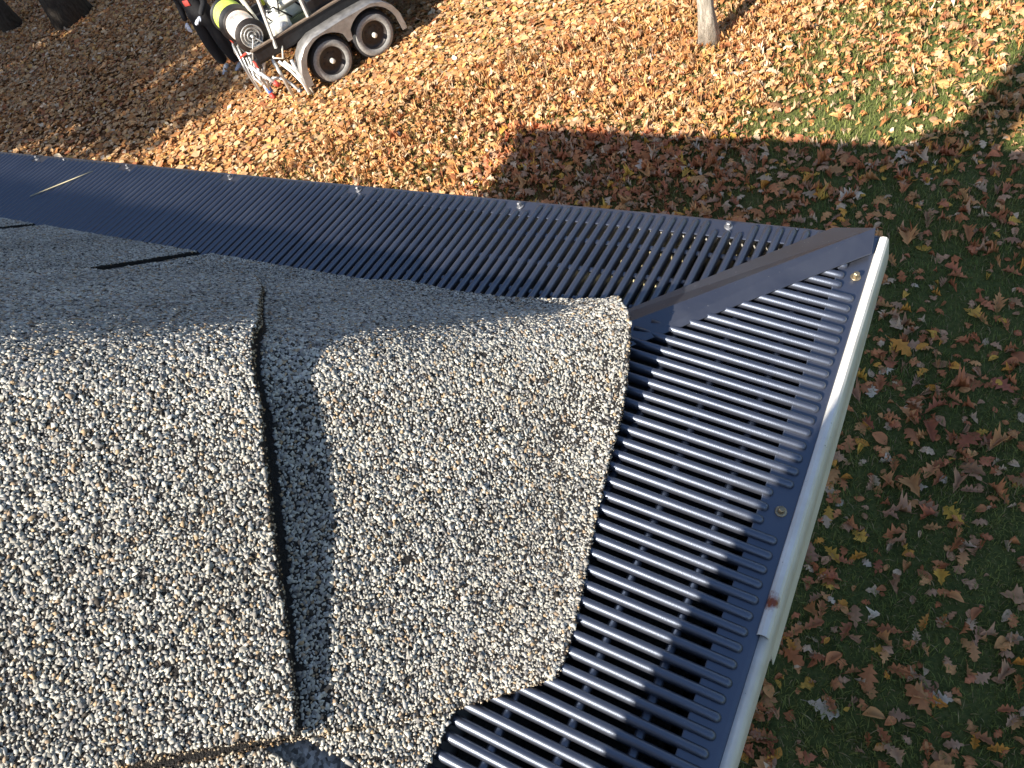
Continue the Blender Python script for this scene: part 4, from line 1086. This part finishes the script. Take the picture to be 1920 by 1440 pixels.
# panel leaning behind the reels
pn = on_trailer('panel', 'cream board leaning upright between reels and tank', 'board', -48, 96, 80)
b = MB(); b.add([(-6, -14, 0), (-6, 22, 0), (-16, 22, 84), (-16, -14, 84), (-3, -14, 0), (-3, 22, 0), (-13, 22, 84), (-13, -14, 84)], [(0, 1, 2, 3), (7, 6, 5, 4), (0, 4, 5, 1), (1, 5, 6, 2), (2, 6, 7, 3), (3, 7, 4, 0)]); b.build('board', cream, pn, bevel=.8)
# loose gear in the tray
for (f, l2, z, mt, lab) in ((40, 60, 82, bluem, 'blue fitting lying in the black trailer tray'), (60, 72, 82, simple('lime_glove', (.55, .65, .08), .8), 'lime green glove in the black trailer tray')):
    o = on_trailer('fitting' if 'fitting' in lab else 'glove', lab, 'fitting' if 'fitting' in lab else 'glove', f, l2, z)
    b = MB(); b.tube([(-9, -2, 3), (-2, 0, 6), (6, 3, 4), (10, 8, 3)], [3, 3.6, 3, 2], 8); b.tube([(-2, 0, 6), (-1, -3, 14)], [2.4, 1.6], 7); b.build('body', mt, o, True)
o = on_trailer('glove', 'bright lime glove hung on the leaning trailer post', 'glove', -47, 27, 148)
b = MB(); b.rbox(-4, 4, -1.5, 2.5, -4, 6, 1.4); 
for k in range(4): b.tube([(-3+2*k, 0, -3), (-3.6+2.2*k, -1, -8), (-3.4+2.1*k, -2.4, -12)], [1.1, 1.0, .7], 6)
b.build('body', simple('lime_cloth', (.62, .72, .06), .8), o, True)
# spray pipes and hoses hanging off the tail
def pipe(label, pts, r, m, ends=None):
    o = on_trailer('spray_pipe', label, 'pipe', *pts[0], group='pipes and hoses on the trailer tail')
    p0 = Vector(pts[0]); b = MB(); q = [Vector(p)-p0 for p in pts]
    b.tube(q, r, 8); b.build('tube', m, o, True)
    if ends:
        d = (q[-1]-q[-2]).normalized(); b = MB(); b.tube([q[-1]-d*4, q[-1]+d*5], r*1.5, 8); b.build('coupling', ends, o, True)
pipe('white pipe slanting down to a red nozzle on the leaves', [(-90, 92, 74), (-95, 84, 44), (-97, 72, 14), (-95, 66, 7)], 2.6, pvc, redm)
pipe('second white pipe with a blue coupling beside it', [(-84, 78, 78), (-92, 72, 54), (-95, 66, 32), (-95, 60, 20)], 2.8, pvc, bluem)
pipe('bent pale pipe rising from the trailer corner', [(-94, 44, 30), (-92, 44, 52), (-84, 42, 64), (-70, 34, 78)], 2.4, pvc)
pipe('arched white hose between tail and ground', [(-92, 66, 22), (-82, 54, 34), (-70, 44, 30), (-62, 40, 14), (-58, 38, 3)], 2.2, pvc, galv)
pipe('white hose falling beside the rear wheel', [(-66, 26, 62), (-58, 18, 44), (-52, 14, 22), (-52, 13, 3)], 2.2, pvc, simple('brass', (.5, .33, .1), .4, .8))
pipe('paler hose close behind the rear wheel', [(-60, 22, 60), (-52, 12, 42), (-47, 8, 20), (-47, 8, 3)], 2.0, cream)
pipe('short grey pipe upright by the fender', [(-50, 18, 58), (-52, 12, 34), (-50, 8, 6)], 2.6, galv)
pipe('red handled wand lying across the tail', [(-104, 96, 66), (-92, 74, 76), (-80, 54, 82)], 1.6, redm)
pipe('grey tube sloping under the green reel', [(-100, 130, 74), (-104, 120, 40), (-104, 112, 6)], 2.2, galv)
pipe('thin grey tube beside the sloping one', [(-96, 120, 74), (-102, 108, 38), (-103, 100, 5)], 1.8, galv)
# more gear on the deck
jg = on_trailer('jug', 'pale plastic jug between the tank and the rear post', 'jug', -34, 66, 80)
b = MB(); b.rbox(-11, 11, -9, 9, 0, 26, 4); b.lathe([(4, 25), (3.2, 30), (3.2, 34), (.3, 34.5)], 'z', (4, 0, 0), 12); b.build('body', pvc, jg, True)
b = MB(); b.tube([(2, 0, 31), (-6, 0, 33), (-9, 0, 26)], 1.3, 6); b.build('handle', pvc, jg, True)
bk = on_trailer('bucket', 'white bucket on the trailer deck ahead of the tank', 'bucket', 62, 120, 80)
b = MB(); b.lathe([(12, 0), (14.5, 34), (15.2, 35), (15.2, 37), (14, 37), (13.6, 35), (11.4, 3), (.2, 3)], 'z', (0, 0, 0), 20, False); b.build('body', pvc, bk, True)
b = MB(); b.tube([(14.5*math.cos(a), 0, 35+9*math.sin(a)) for a in [math.pi*k/10 for k in range(11)]], .5, 6); b.build('handle', galv, bk, True)
hc = on_trailer('hose_coil', 'coil of black hose hung at the trailer tail', 'hose', -88, 40, 84)
b = MB()
for k in range(5): b.tube([((9+k*.9)*math.cos(t)+k*.6, (9+k*.9)*math.sin(t)*.5+k*1.3, 3+k*2.1+.4*math.sin(3*t)) for t in [2*math.pi*i/20 for i in range(21)]], 1.4, 6)
b.build('coil', galv, hc, True)
pipe('pale clear hose looping from reel to pump', [(-66, 40, 90), (-70, 24, 70), (-60, 16, 66), (-46, 30, 84), (-40, 44, 96)], 1.5, cream)
pipe('white elbow pipe along the trailer tail', [(-100, 60, 62), (-100, 34, 62), (-96, 22, 58), (-86, 18, 40)], 2.4, pvc, redm)
pipe('grey hose drooping under the tail', [(-96, 100, 60), (-102, 84, 34), (-100, 62, 30), (-94, 44, 46), (-90, 36, 62)], 1.8, galv)
#@@END
